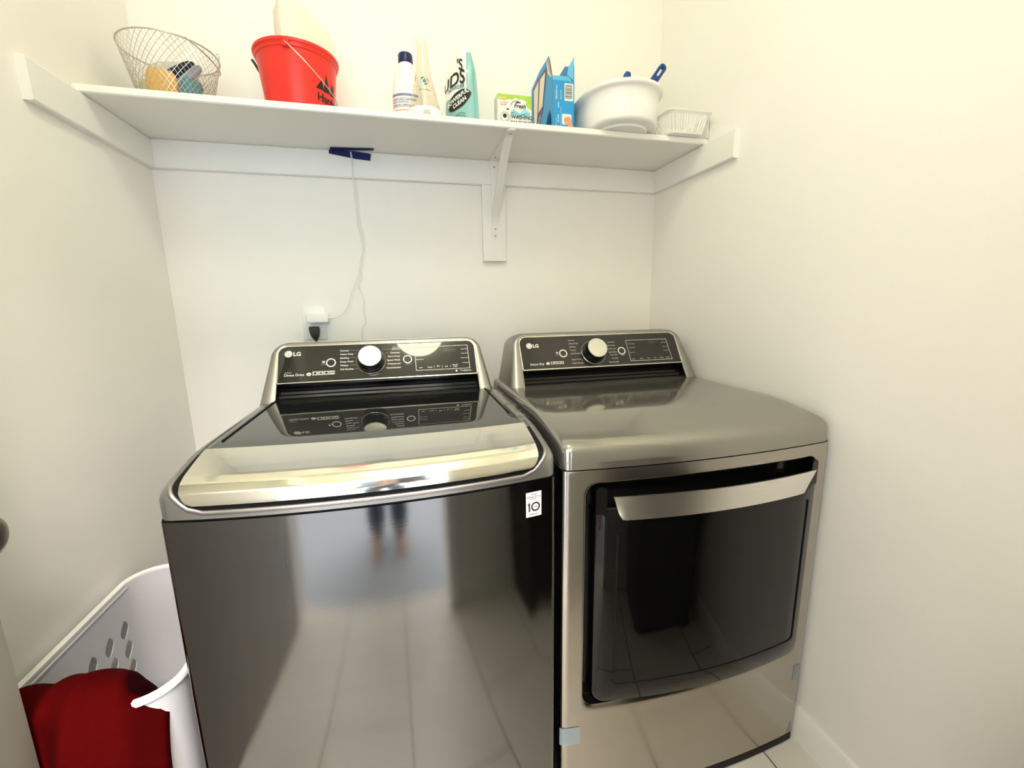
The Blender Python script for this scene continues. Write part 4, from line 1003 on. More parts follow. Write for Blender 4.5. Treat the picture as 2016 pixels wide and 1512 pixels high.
# ------------------------------------------------------------------ powder pouch
pw = thing('powder_pouch', 'teal and white stand-up pouch of laundry powder with black oval badge', 'pouch', (0.920, -0.20, SHT))
pz = SHT+0.0005
th_ = math.radians(49); ex = Vector((math.cos(th_), -math.sin(th_), 0)); ey = Vector((math.sin(th_), math.cos(th_), 0))
PC = Vector((0.932, -0.196, pz)); PWd, PH = 0.115, 0.243
def pouch(a, b, side):
    """a across -1..1, b height 0..1, side -1 front / +1 back"""
    d = (0.036*(1-b)**0.55*(0.75+0.25*math.sin(b*2.2+0.5)) + 0.004*math.sin(9*b+2*a)*(b*(1-b)) + 0.003*math.sin(5*a+6*b)*(1-b)) if b < 0.999 else 0.0008
    edge = max(0, 1-abs(a)**6)
    w = PWd/2*(1-0.05*b-0.03*math.sin(PI*b)-0.16*max(0, b-0.72)/0.28)
    shift = -0.010*b**2
    sag = 0.008*math.sin(3.1*a+0.6)*b**3 - 0.050*max(0, -a)*b**2.5 - 0.026*max(0, a)**1.5*b**3 + 0.016*max(0, 1-abs(a-0.15)*3)*b**8
    return PC+ex*(a*w+shift)+ey*(side*d*(0.35+0.65*edge))+Vector((0, 0, PH*b+sag-0.004*abs(a)*0))
m = Mesh()
nu, nv = 24, 32
def front_slot(a, b):
    lim = 0.37+0.10*(a+1)/2*0.6
    zig = 0.035*abs(((b*14) % 2)-1)
    if b > 0.965-0.03*a: return 1
    if a > 0.80-zig*2.2: return 0
    return 1 if b > lim+0.02*math.sin(4*a) else 0
for side in (-1, 1):
    g = [[m.v(pouch(-1+2*i/nu, j/nv, side)) for j in range(nv+1)] for i in range(nu+1)]
    for i in range(nu):
        for j in range(nv):
            m.face([g[i][j], g[i+1][j], g[i+1][j+1], g[i][j+1]], front_slot(-1+2*(i+.5)/nu, (j+.5)/nv) if side < 0 else 0)
for s in (-1, 1):   # side gussets, folded inwards at the middle
    rows = []
    for j in range(nv+1):
        b = j/nv; p, q = pouch(s, b, -1), pouch(s, b, 1); md = (p+q)/2 - ex*s*0.010*(1-b)
        rows.append([m.v(p), m.v((p+md)/2), m.v(md), m.v((q+md)/2), m.v(q)])
    for j in range(nv):
        for k in range(4): m.face([rows[j][k], rows[j][k+1], rows[j+1][k+1], rows[j+1][k]], 0)
m.face([m.v(pouch(-1+2*i/nu, 0, -1)) for i in range(nu+1)]+[m.v(pouch(1-2*i/nu, 0, 1)) for i in range(nu+1)], 0)
m.build('pouch_body', [M_teal, M_pouchwhite], pw, 60, weld=2e-5)
def on_pouch(u, v, o=0.0012):
    a = u/(PWd/2); b = v/PH
    return pouch(a, b, -1)-ey*o
m = Mesh()
m.text("'S", 0.042, on_pouch, (0.004, 0.160), 'LEFT', 0.02, 0); m.text('UDS', 0.054, on_pouch, (0.040, 0.122), 'RIGHT', 0.02, 0)
m.text('POWDER', 0.0155, on_pouch, (0.036, 0.1085), 'RIGHT', 0.02, 3)
rc_, rs_ = math.cos(0.40), math.sin(0.40)
def rot_badge(x, y): return (0.012+x*rc_-y*rs_, 0.077+x*rs_+y*rc_)
el = [rot_badge(0.046*math.cos(a)*(1-0.10*abs(math.sin(a))), 0.0245*math.sin(a)) for a in [k*2*PI/40 for k in range(40)]]
cc = (0.012, 0.077)
m.loft([[on_pouch(cc[0]+(x-cc[0])*t, cc[1]+(y-cc[1])*t) for x, y in el] for t in (1, .8, .6, .4, .2, .01)], True, slot=0)
def onp2(u, v): return on_pouch(*rot_badge(u, v), 0.0024)
m.text('POWERFUL', 0.0165, onp2, (0.0, 0.0020), 'CENTER', 0.035, 1); m.text('CLEAN', 0.0165, onp2, (0.002, -0.0150), 'CENTER', 0.035, 1)
for k in range(4):
    y0 = 0.030-0.005*k
    for j in range(14):
        u0, u1 = -0.025+0.0045*j, -0.025+0.0045*(j+1); f = lambda u: y0+0.006*math.sin(u*90+k*.5)+0.14*u
        m.poly([on_pouch(u0, f(u0)), on_pouch(u1, f(u1)), on_pouch(u1, f(u1)+0.0014), on_pouch(u0, f(u0)+0.0014)], 2)
m.poly([on_pouch(-0.026+0.0075*math.cos(a)*(1 if k % 2 else 0.8), 0.031+0.0075*math.sin(a)*(1 if k % 2 else .8)) for k, a in [(k, k*2*PI/20) for k in range(20)]], 1)
m.poly([on_pouch(x, y, 0.0018) for x, y in circle(0.0035, 14, -0.026, 0.031)], 2)
m.build('printed_lettering', [M_blackink, M_pouchwhite, M_dkteal, M_dkteal], pw, recalc=False)

# ------------------------------------------------------------------ washing machine cleaner box
cbx = thing('cleaner_box', 'small green and white cardboard box of washing machine cleaner', 'box', (1.088, -0.230, SHT))
X0, X1, YF_, YB_, H_ = 1.030, 1.136, -0.252, -0.205, 0.0945
m = Mesh(); m.box(((X0+X1)/2, (YF_+YB_)/2, SHT+0.0005+H_/2), (X1-X0, YB_-YF_, H_), bev=0.0008); m.build('carton', M_labelwhite, cbx)
q = lambda u, v: Vector((X0+u, YF_-0.0006, SHT+v)); q2 = lambda u, v: Vector((X0+u, YF_-0.0012, SHT+v)); q3 = lambda u, v: Vector((X0+u, YF_-0.0018, SHT+v))
m = Mesh()
gtop = [(0.001, 0.094)]+[(0.105, 0.094), (0.105, 0.056), (0.098, 0.060), (0.088, 0.070), (0.090, 0.078), (0.080, 0.085), (0.066, 0.083), (0.055, 0.088), (0.044, 0.079), (0.038, 0.083), (0.020, 0.078), (0.001, 0.080)]
m.poly([q(*p) for p in gtop], 0)
wav = [(0.041+0.005*k, 0.049+0.006*math.sin(k*0.9)+0.0012*k*0.3) for k in range(13)]; m.poly([q(*p) for p in wav]+[q(0.101, 0.038), q(0.072, 0.036), q(0.041, 0.039)], 1)
for k in range(3):
    for j in range(10):
        f = lambda t: 0.043-0.003*k+0.004*math.sin(t*9+k)
        t0, t1 = j/10, (j+1)/10
        m.poly([q2(0.041+0.06*t0, f(t0)), q2(0.041+0.06*t1, f(t1)), q2(0.041+0.06*t1, f(t1)+0.0009), q2(0.041+0.06*t0, f(t0)+0.0009)], 5)
m.poly([q(*p) for p in ((0.0385, 0.0385), (0.0395, 0.0385), (0.0395, 0.002), (0.0385, 0.002))], 5)
m.text('WASHING', 0.0148, q2, (0.0410, 0.0285), 'LEFT', 0.012, 2, sx=0.98); m.text('MACHINE', 0.0148, q2, (0.0410, 0.0130), 'LEFT', 0.012, 2, sx=0.98)
m.text('Fresh', 0.0165, q2, (0.0500, 0.0590), 'LEFT', 0.015, 2, slant=0.25)
for k in range(12):
    a0, a1 = 0.15*PI+k*PI*0.9/12, 0.15*PI+(k+1)*PI*0.9/12
    m.poly([q2(0.058+r*1.3*math.cos(a), 0.066+r*math.sin(a)) for r, a in ((0.0125, a0), (0.0125, a1), (0.0115, a1), (0.0115, a0))], 2)
m.poly([q2(0.052+x, 0.073+y) for x, y in ((0, 0), (0.010, 0.003), (0.020, 0.001), (0.011, -0.001))], 2)
# picture of a white washing machine
m.poly([q2(*p) for p in ((0.004, 0.003), (0.037, 0.003), (0.037, 0.058), (0.004, 0.058))], 4)
m.poly([q3(*p) for p in circle(0.0150, 28, 0.0215, 0.031)], 3); m.poly([Vector((X0+u, YF_-0.0021, SHT+v)) for u, v in circle(0.0105, 28, 0.0205, 0.031)], 4); m.poly([Vector((X0+u, YF_-0.0024, SHT+v)) for u, v in circle(0.0060, 20, 0.0215, 0.034)], 2)
m.poly([q3(*p) for p in ((0.028, 0.051), (0.034, 0.051), (0.034, 0.055), (0.028, 0.055))], 2)
m.poly([q2(*p) for p in rrect(0.003, 0.029, 0.0795, 0.0850, 0.0015, 3, 2)], 6); m.text('NEW FORMULA', 0.0040, q3, (0.0045, 0.0810), 'LEFT', 0.0, 7)
m.text('3 treatments', 0.0050, q3, (0.007, 0.0700), 'LEFT', 0.01, 7); m.text('deep clean', 0.0045, q3, (0.008, 0.0640), 'LEFT', 0.01, 2)
M_yel = mat('yellow_green_ink', (0.72, 0.75, 0.12), 0.5)
m.build('box_print', [M_green, M_waveblue, M_blackink, M_greyink, M_cream if False else M_labelwhite, M_inkblue, M_yel, M_inkred], cbx, recalc=False)

# ------------------------------------------------------------------ blue open carton
bc = thing('open_carton', 'bright blue open cardboard carton with barcode and torn dispenser flap', 'carton', (1.240, -0.140, SHT))
AX0, AX1, AYF, AYB = 1.206, 1.2755, -0.250, -0.022
zb = SHT+0.0006; tk = 0.0014
m = Mesh()
def panel_x(x, outl, s):   # panel in a plane x = const, outline in (y, z); s: direction of the inside
    m.prism(outl, lambda u, v, d: Vector((x+d*s, u, v)), 0.0, tk, 0, 1); 
def fold(faces): pass
Z0, ZF, ZB = zb, 1.8815, 1.9640
left = [(AYF, zb), (AYF+0.034, zb), (AYF+0.040, 1.786), (AYF+0.030, 1.812), (AYF+0.060, 1.788), (AYF+0.110, zb), (AYB, zb), (AYB, 1.951), (-0.115, 1.967), (-0.205, 1.964), (-0.214, 1.962), (-0.222, 1.945), (AYF, ZF)]
left = [(AYF, zb), (AYF+0.012, zb), (AYF+0.016, 1.783), (AYF+0.032, 1.812), (AYF+0.055, 1.800), (AYF+0.118, zb), (AYB, zb), (AYB, 1.951), (-0.115, 1.967), (-0.210, 1.966), (-0.222, 1.945), (AYF, ZF)]
panel_x(AX0, left, 1)
panel_x(AX1, [(AYF, zb), (AYB, zb), (AYB, 1.951), (-0.17, 1.962), (AYF+0.012, 1.930), (AYF, 1.925)], -1)
m.prism([(AX0+tk, zb), (AX1-tk, zb), (AX1-tk, 1.951), (AX0+tk, 1.951)], lambda u, v, d: Vector((u, AYB-d, v)), 0.0, tk, 0, 1)
m.prism([(AX0+tk, AYF), (AX1-tk, AYF), (AX1-tk, AYB-tk), (AX0+tk, AYB-tk)], lambda u, v, d: Vector((u, v, zb+d)), 0.0, tk, 1, 1)
m.prism([(AX0, zb), (AX1, zb), (AX1, 1.8815), (AX0, 1.8815)], lambda u, v, d: Vector((u, AYF+d, v)), -0.0004, tk, 0, 1)
m.build('carton_walls', [M_boxblue, M_card], bc, 30)
m = Mesh(); m.prism([(AX0+0.001, 0.0), (AX1-0.002, 0.0), (AX1-0.018, 0.0165), (AX0+0.002, 0.0150)], lambda u, v, d: Vector((u, AYF+0.003+v*0.25+d, 1.8818+v)), 0.0, tk, 0, 1); m.build('front_flap', [M_boxltblue, M_card], bc)
m = Mesh(); m.prism([(0, 0), (0, 0.066), (-0.016, 0.040), (-0.020, 0.018)], lambda u, v, d: Vector((AX1+u, AYF+0.004-u*0.35+d, 1.886+v)), 0, tk, 0, 1); m.build('corner_flap', [M_boxltblue, M_card], bc)
m = Mesh()
q = lambda u, v: Vector((AX0+u, AYF-0.0010, SHT+v)); q2 = lambda u, v: Vector((AX0+u, AYF-0.0015, SHT+v)); q3 = lambda u, v: Vector((AX0+u, AYF-0.0020, SHT+v))
m.poly([q(*p) for p in rrect(0.0365, 0.0660, 0.0930, 0.1420, 0.002, 3, 2)], 0)
for k, h in enumerate((2, 1, 3, 1, 1, 2, 1, 3, 2, 1, 1, 3, 1, 2, 1, 1, 2, 3)): 
    y0 = 0.1005+0.00205*k; m.poly([q2(*p) for p in ((0.0395, y0), (0.0620, y0), (0.0620, y0+0.00045*h), (0.0395, y0+0.00045*h))], 1)
vt = lambda x0, v0: (lambda u, v: q(x0-v, v0+u))
for s, x, v, z in (('Keep out of reach', 0.0130, 0.096, 0.0052), ('5 pads 10 count', 0.0105, 0.094, 0.0042), ('Made in USA', 0.0270, 0.096, 0.0050), ('WET', 0.0190, 0.012, 0.0056), ('SQUEEZE', 0.0190, 0.030, 0.0056), ('ERASE', 0.0190, 0.072, 0.0056)): m.text(s, z, vt(x, v), (0, 0), 'LEFT', 0.02, 0)
for v in (0.026, 0.066): m.poly([q(*p) for p in circle(0.0022, 12, 0.0172, v)], 2)
for x, v0, v1 in ((0.0255, 0.01, 0.075), (0.0100, 0.008, 0.045)): m.poly([q(*p) for p in ((x, v0), (x+0.0007, v0), (x+0.0007, v1), (x, v1))], 0)
# hand squeezing a white pad (printed picture)
m.poly([q(*p) for p in rrect(0.0290, 0.0610, 0.0255, 0.0560, 0.005, 4, 3)], 0)
arm = [(0.058, 0.001), (0.069, 0.001), (0.069, 0.014), (0.064, 0.024), (0.062, 0.033), (0.058, 0.044), (0.052, 0.049), (0.049, 0.044), (0.046, 0.050), (0.042, 0.043), (0.039, 0.049), (0.036, 0.041), (0.037, 0.032), (0.040, 0.027), (0.047, 0.025), (0.055, 0.019)]
m.poly([q2(*p) for p in arm], 3)
for k in range(4): m.poly([q3(0.0395+0.005*k+x, 0.036+0.0012*k+y) for x, y in ((0, 0), (0.0012, 0), (0.0012, 0.009), (0, 0.009))], 4)
# picture on the left side
s1 = lambda y, z: Vector((AX0-0.0008, y, z)); s2 = lambda y, z: Vector((AX0-0.0014, y, z))
m.poly([s1(*p) for p in ((-0.193, 1.944), (-0.105, 1.950), (-0.045, 1.942), (-0.045, 1.800), (-0.085, 1.785), (-0.150, 1.835))], 5)
m.poly([s2(*p) for p in ((-0.180, 1.935), (-0.125, 1.938), (-0.105, 1.845), (-0.150, 1.848))], 6)
m.poly([s2(*p) for p in ((-0.110, 1.940), (-0.055, 1.934), (-0.055, 1.812), (-0.082, 1.805), (-0.095, 1.845))], 6)
m.poly([s2(*p) for p in ((-0.215, 1.955), (-0.205, 1.958), (-0.210, 1.925), (-0.228, 1.902), (-0.236, 1.905), (-0.226, 1.925))], 3)
m.poly([s1(*p) for p in ((-0.198, 1.958), (-0.190, 1.962), (-0.200, 1.92), (-0.236, 1.893), (-0.238, 1.898), (-0.212, 1.922))], 0)
m.text('ERASER', 0.024, lambda u, v: s2(-0.060-u*0.9, 1.775+u*0.55+v*0.9), (0, 0), 'LEFT', 0.02, 0)
m.build('box_print', [M_labelwhite, M_blackink, M_inkblue, M_skin, M_inkred, M_purple, M_cream], bc, recalc=False)

# ------------------------------------------------------------------ white oblong tub
TX_, TYF, TYB, TR = 1.427, -0.262, -0.165, 0.1215
tb = thing('plastic_tub', 'white oblong plastic tub hanging over the shelf edge with blue brush handles inside', 'tub', (TX_, -0.215, SHT))
tz = SHT+0.0006
def stadium(r, z, n=36, dyb=0.0):
    P_ = [Vector((TX_+r*math.cos(PI+PI*k/n), TYF+r*math.sin(PI+PI*k/n), tz+z)) for k in range(n+1)]
    rb = r*0.98
    for k in range(n+1):
        a = PI*k/n; P_.append(Vector((TX_+math.copysign(abs(math.cos(a))**0.6, math.cos(a))*r, TYB+0.90*rb*abs(math.sin(a))**0.6, tz+z)))
    return P_
prof = [(0.078, 0.0), (0.082, 0.0005), (0.084, 0.007), (0.104, 0.0085), (0.1115, 0.013), (0.1135, 0.020), (0.1150, 0.06), (0.1165, 0.096), (0.1185, 0.098), (0.1255, 0.1005), (0.1285, 0.106), (0.1275, 0.112), (0.122, 0.1135), (0.116, 0.112), (0.1135, 0.09), (0.111, 0.02), (0.104, 0.012), (0.05, 0.011)]
m = Mesh(); m.loft([stadium(r, z) for r, z in prof], True, True, True); m.build('tub_body', M_plastic, tb, 45)
def brush(name, p0, p1, r0, r1, label, hole):
    root = thing(name, label, 'brush', p1)
    m = Mesh(); p0, p1 = Vector(p0), Vector(p1); ax = (p1-p0).normalized(); sd = ax.cross(Vector((0, -1, 0))).normalized(); nn = ax.cross(sd).normalized(); Ln = (p1-p0).length
    if hole:
        a = rrect(-r0, r0, 0, Ln, r0*0.4, 6, 8, r_top=r0*0.96); h = rrect(-r0*0.33, r0*0.33, Ln-0.046, Ln-0.010, r0*0.32, 6, 8)
        f = lambda u, v, d: p0+sd*u+ax*v+nn*d
        L = [[f(u, v, -r1) for u, v in h], [f(u, v, -r1) for u, v in a], [f(u*1.03, v, 0) for u, v in a], [f(u, v, r1) for u, v in a], [f(u, v, r1) for u, v in h], [f(u, v, -r1) for u, v in h]]
        m.loft(L, True)
    else: m.lathe([(0, 0), (r0, 0), (r0, Ln-0.03), (r0*1.05, Ln-0.012), (r0*0.75, Ln-0.003), (0, Ln)], p0, 24, axis=ax)
    m.build('handle', M_blueplastic, root, 45, weld=1e-5)
    m = Mesh(); m.box(p0-ax*0.010, (0.020, 0.016, 0.022), bev=0.003); m.build('brush_head', M_plastic, root)
brush('scrub_brush', (1.462, -0.235, 1.790), (1.600, -0.225, 1.972), 0.0125, 0.006, 'blue brush handle with hanging slot leaning out of the white tub', True)
brush('scrub_brush', (1.440, -0.15, 1.790), (1.496, -0.182, 1.964), 0.012, 0.010, 'blue brush handle tip just showing over the white tub rim', False)

# ------------------------------------------------------------------ small white slotted basket
sb = thing('slotted_basket', 'small white slotted plastic basket at the right shelf end', 'basket', (1.622, -0.265, SHT))
SX, SY = 1.6320, -0.268
def sbl(t, grow=0.0):   # outline at height fraction t
    hx, hy = 0.060+0.015*t+grow, 0.060+0.012*t+grow
    return [(SX+u, SY+v) for u, v in rrect(-hx, hx, -hy, hy, 0.020, 6, 12)]
sz = SHT+0.0006; SH = 0.062
m = Mesh(); m.loft([[Vector((x, y, sz+SH*t)) for x, y in sbl(t, g)] for t, g in ((0.0, -0.008), (0.0, 0.0), (0.10, 0.0), (0.10, -0.002), (0.04, -0.008))], True, True, True); m.build('base', M_plastic, sb, 40)
m = Mesh(); m.loft([[Vector((x, y, sz+SH*t)) for x, y in sbl(t, g)] for t, g in ((0.86, 0.0015), (0.93, 0.003), (0.96, 0.0055), (1.0, 0.0055), (1.0, 0.0), (0.86, -0.002), (0.86, 0.0015))], True); m.build('rim', M_plastic, sb, 40)
m = Mesh(); o0, o1 = sbl(0.06), sbl(0.90); n = len(o0)
cum = [0]
for i in range(n): cum.append(cum[-1]+math.dist(o1[i], o1[(i+1) % n]))
for k in range(52):
    s = cum[-1]*k/52; i = max(j for j in range(n) if cum[j] <= s); f = (s-cum[i])/max(1e-9, cum[i+1]-cum[i]); j = (i+1) % n
    a = Vector((o0[i][0]+(o0[j][0]-o0[i][0])*f, o0[i][1]+(o0[j][1]-o0[i][1])*f, sz+SH*0.06)); b = Vector((o1[i][0]+(o1[j][0]-o1[i][0])*f, o1[i][1]+(o1[j][1]-o1[i][1])*f, sz+SH*0.90))
    m.tube([a, b], 0.0021, 6)
m.build('slat_wall', M_plastic, sb, 60)
m = Mesh(); m.box((1.7190, SY-0.012, SHT+0.033), (0.003, 0.06, 0.064), bev=0.001); tag(m.build('plastic_divider', M_plastic), 'thin white plastic panel wedged between the slotted basket and right wall', 'panel')

# ================================================================== HAMPER AND CLOTH
HX_0, HX_1, HYF, HYB, HZ = 0.021, 0.287, -0.872, -0.436, 0.557
hm = thing('laundry_hamper', 'white plastic laundry hamper with diamond holes between wall and washing machine', 'hamper', (0.154, -0.654, 0))
cx_, cy_ = (HX_0+HX_1)/2, (HYF+HYB)/2; hx_, hy_ = (HX_1-HX_0)/2, (HYB-HYF)/2; RC = 0.062
segs_ = []
def per(s):
    """point on the rounded rectangle perimeter (unit: metres along it), starting mid left side going to the back"""
    sx, sy = 2*(hx_-RC), 2*(hy_-RC); q = RC*PI/2; tot = 2*sx+2*sy+4*q; s = s % tot
    parts = [('l', sy), ('bl', q), ('b', sx), ('br', q), ('r', sy), ('fr', q), ('f', sx), ('fl', q)]
    for nme, ln in parts:
        if s <= ln or nme == 'fl': break
        s -= ln
    if nme == 'l': return (-hx_, -(hy_-RC)+s, -1, 0)
    if nme == 'b': return (-(hx_-RC)+s, hy_, 0, 1)
    if nme == 'r': return (hx_, (hy_-RC)-s, 1, 0)
    if nme == 'f': return ((hx_-RC)-s, -hy_, 0, -1)
    c = {'bl': (-(hx_-RC), hy_-RC, PI), 'br': (hx_-RC, hy_-RC, PI/2), 'fr': (hx_-RC, -(hy_-RC), 0), 'fl': (-(hx_-RC), -(hy_-RC), -PI/2)}[nme]
    a = c[2]-s/RC; return (c[0]+RC*math.cos(a), c[1]+RC*math.sin(a), math.cos(a), math.sin(a))
TOT = 4*(hx_-RC)+4*(hy_-RC)+2*PI*RC
def hpt(s, z, off=0.0):
    x, y, nx, ny = per(s); k = 0.80+0.20*(z/HZ)**0.8
    return Vector((cx_+x*k+nx*off, cy_+y*k+ny*off, z))
m = Mesh(); LS = 2*(hy_-RC); CW, CHh = 0.0555, 0.0505
# grid of columns: those along the straight sides carry holes
ncol = round(TOT/CW); cw = TOT/ncol
rows_z = [0.004, 0.012, 0.035]+[0.0255+0.0505*k for k in range(1, 10)]+[0.515, 0.5545]
SHIFT = (LS-0.026) % cw
def hol(si, zi):
    return True
for ci in range(ncol):
    s0 = SHIFT-cw/2+ci*cw; s1 = s0+cw; sm = (s0+s1)/2 % TOT
    q_ = RC*PI/2; sx_ = 2*(hx_-RC); rng = [(0.03, LS-0.02), (LS+q_+0.02, LS+q_+sx_-0.02), (LS+2*q_+sx_+0.01, 2*LS+2*q_+sx_-0.005), (2*LS+3*q_+sx_+0.02, TOT-q_-0.02)]
    straight = any(a <= sm <= b for a, b in rng)
    for ri in range(len(rows_z)-1):
        za, zb_ = rows_z[ri], rows_z[ri+1]; zm = (za+zb_)/2
        if straight and 2 <= ri <= 11 and 0.05 < zm < 0.495:
            N = 16; rect = []; dia = []
            for k in range(N):
                a = 2*PI*k/N+PI/4
                c, s = math.cos(a), math.sin(a); mx = max(abs(c), abs(s)); rect.append((s0+cw/2+cw/2*c/mx, zm+(zb_-za)/2*s/mx))
                e = 0.74
                dia.append((s0+cw/2+0.0165*math.copysign(abs(c)**(2*e), c)+0.004*s, zm+0.0215*math.copysign(abs(s)**(2*e), s)))
            R1 = [m.v(hpt(*p)) for p in rect]; D1 = [m.v(hpt(*p)) for p in dia]; D2 = [m.v(hpt(p[0], p[1], -0.002)) for p in dia]; R2 = [m.v(hpt(p[0], p[1], -0.002)) for p in rect]
            for k in range(N):
                j = (k+1) % N; m.face([R1[k], R1[j], D1[j], D1[k]]); m.face([D1[k], D1[j], D2[j], D2[k]]); m.face([R2[k], D2[k], D2[j], R2[j]])
        else:
            nn_ = 6
            for off, flip in ((0.0, False), (-0.002, True)):
                g = [[m.v(hpt(s0+cw*k/nn_, z, off)) for z in (za, zb_)] for k in range(nn_+1)]
                for k in range(nn_):
                    f = [g[k][0], g[k+1][0], g[k+1][1], g[k][1]]; m.face(f[::-1] if flip else f)
m.face([m.v(hpt(TOT*k/80, 0.004)) for k in range(80)])
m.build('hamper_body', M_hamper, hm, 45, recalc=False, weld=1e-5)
m = Mesh(); NR = 120
m.loft([[hpt(TOT*k/NR, HZ+dz, o) for k in range(NR)] for o, dz in ((-0.002, -0.006), (-0.003, -0.001), (0.001, 0.0015), (0.007, 0.001), (0.0095, -0.003), (0.0085, -0.010), (0.0065, -0.0105), (0.0060, -0.004), (0.0005, -0.004))], True)
sub('bright rolled rim', m.build('rim', M_plastic, hm, 50))
m = Mesh(); s_a, s_b = 0.02, LS+0.01
m.loft([[hpt(s_a+(s_b-s_a)*k/20, z, o) for k in range(21)] for z, o in ((0.546, -0.0025), (0.5445, -0.0050), (0.5415, -0.0050), (0.540, -0.0025))], False); m.build('hand_grip', M_hamper, hm)

# red cloth heaped over the front rim
m = Mesh()
spine = smooth_path([(0.0, -0.690, 0.400), (0.0, -0.745, 0.480), (0.0, -0.795, 0.545), (0.0, -0.840, 0.580), (0.0, -0.878, 0.578), (0.0, -0.908, 0.535), (0.0, -0.925, 0.460), (0.0, -0.930, 0.380), (0.0, -0.932, 0.290), (0.0, -0.928, 0.180), (0.0, -0.922, 0.080)], 7)
nS = len(spine)
def cloth(a, b, th=0.0):
    f = b*(nS-1); i = min(int(f), nS-2); p = spine[i].lerp(spine[i+1], f-i)
    t = (spine[i+1]-spine[i]).normalized(); nn = Vector((0, t.z, -t.y)); nn = -nn if nn.z < 0 and b < 0.5 else nn
    if b >= 0.5 and nn.y > 0: nn = -nn
    s = -1+2*a
    xl = 0.024; xr = 0.195+0.075*min(1, b/0.5)-0.012*max(0, b-0.6)
    x = xl+(xr-xl)*a
    w = 0.010*math.sin(9*a+5*b)+0.007*math.sin(17*a-6*b+1)+0.005*math.sin(27*a+9*b)
    hump = 0.026*(1-abs(s)**2.6)-0.012*max(0, s)**3 - 0.045*max(0, abs(s)-0.75)/0.25
    q = Vector((x, p.y, p.z))+nn*(w*0.55+hump-0.012-th)
    k = min(1, max(0, (0.165-x)/0.04)); lim = -0.8965+0.002*math.sin(20*b+15*a)
    if q.y < lim: q.y += (lim-q.y)*k
    return q
m.grid(lambda a, b: cloth(a, b), 44, 80)
cl = tag(m.build('red_cloth', M_red, None, 180), 'dark red cloth heaped over the front rim of the laundry hamper', 'cloth')
md = cl.modifiers.new('solid', 'SOLIDIFY'); md.thickness = 0.006; md.offset = -1

# ================================================================== BEHIND THE CAMERA (seen only mirrored in the steel fronts)
bn = thing('storage_bin', 'black plastic storage bin in the corner right of the doorway, mirrored in the dryer door', 'bin', (1.505, -1.53, 0))
m = Mesh(); L = []
for z, g in ((0.002, -0.03), (0.03, -0.022), (0.55, 0.0), (0.56, 0.006), (0.58, 0.006)):
    L.append([Vector((x, y, z)) for x, y in rrect(1.32-g, 1.69+g, -1.67-g, -1.39+g, 0.03, 5, 4)])
m.loft(L, True, True, True); m.build('bin_body', M_dark, bn, 45)
m = Mesh(); L = []
for z, g in ((0.578, 0.010), (0.592, 0.010), (0.602, 0.0), (0.604, -0.03)):
    L.append([Vector((x, y, z)) for x, y in rrect(1.32-g, 1.69+g, -1.67-g, -1.39+g, 0.03, 5, 4)])
m.loft(L, True, True, True); m.build('lid', M_dark, bn, 45)
#@PERSON
M_body = mat('skin', (0.58, 0.33, 0.23), 0.5, noise=0.04, nscale=40)
M_hair = mat('dark_brown_hair', (0.03, 0.018, 0.012), 0.5, noise=0.3, nscale=160)
M_shirt = mat('dark_grey_tee', (0.035, 0.036, 0.042), 0.9, noise=0.1, nscale=120)
def skin_mesh(name, vs, es, material, parent=None, root=0, sub=2, origin=None):
    me = bpy.data.meshes.new(name+'_cage'); me.from_pydata([v[0] for v in vs], es, [])
    o = bpy.data.objects.new(name+'_cage', me); COL.objects.link(o)
    md = o.modifiers.new('skin', 'SKIN'); md.use_smooth_shade = True; md.branch_smoothing = 0.6
    for i, v in enumerate(vs):
        r = v[1]; r = (r, r) if not isinstance(r, tuple) else r
        me.skin_vertices[0].data[i].radius = r; me.skin_vertices[0].data[i].use_root = (i == root)
    ss = o.modifiers.new('sub', 'SUBSURF'); ss.levels = sub; ss.render_levels = sub
    bpy.context.view_layer.update(); dg = bpy.context.evaluated_depsgraph_get()
    m2 = bpy.data.meshes.new_from_object(o.evaluated_get(dg)); bpy.data.objects.remove(o); bpy.data.meshes.remove(me)
    m2.name = name; m2.materials.clear(); m2.materials.append(material)
    for p in m2.polygons: p.use_smooth = True
    off = Vector(origin) if origin else (parent.location if parent else Vector())
    for v in m2.vertices: v.co -= off
    r = bpy.data.objects.new(name, m2); COL.objects.link(r)
    if parent: r.parent = parent
    elif origin: r.location = origin
    return r
PX, PY = 0.605, -2.30
CP = Vector((0.7210, -1.6248, 1.2089))
V = []; E = []
def add(p, r, link=None):
    V.append((Vector(p), r)); i = len(V)-1
    if link is not None: E.append((link, i))
    return i
pel = add((PX, PY, 0.93), (0.15, 0.105)); bel = add((PX, PY-0.005, 1.08), (0.135, 0.10), pel); che = add((PX, PY, 1.27), (0.155, 0.11), bel)
shc = add((PX, PY-0.005, 1.40), (0.11, 0.08), che); nk = add((PX, PY+0.005, 1.475), 0.052, shc); jw = add((PX, PY+0.03, 1.54), (0.060, 0.068), nk)
hd = add((PX, PY+0.02, 1.62), (0.076, 0.092), jw); tp = add((PX, PY+0.005, 1.69), (0.062, 0.075), hd)
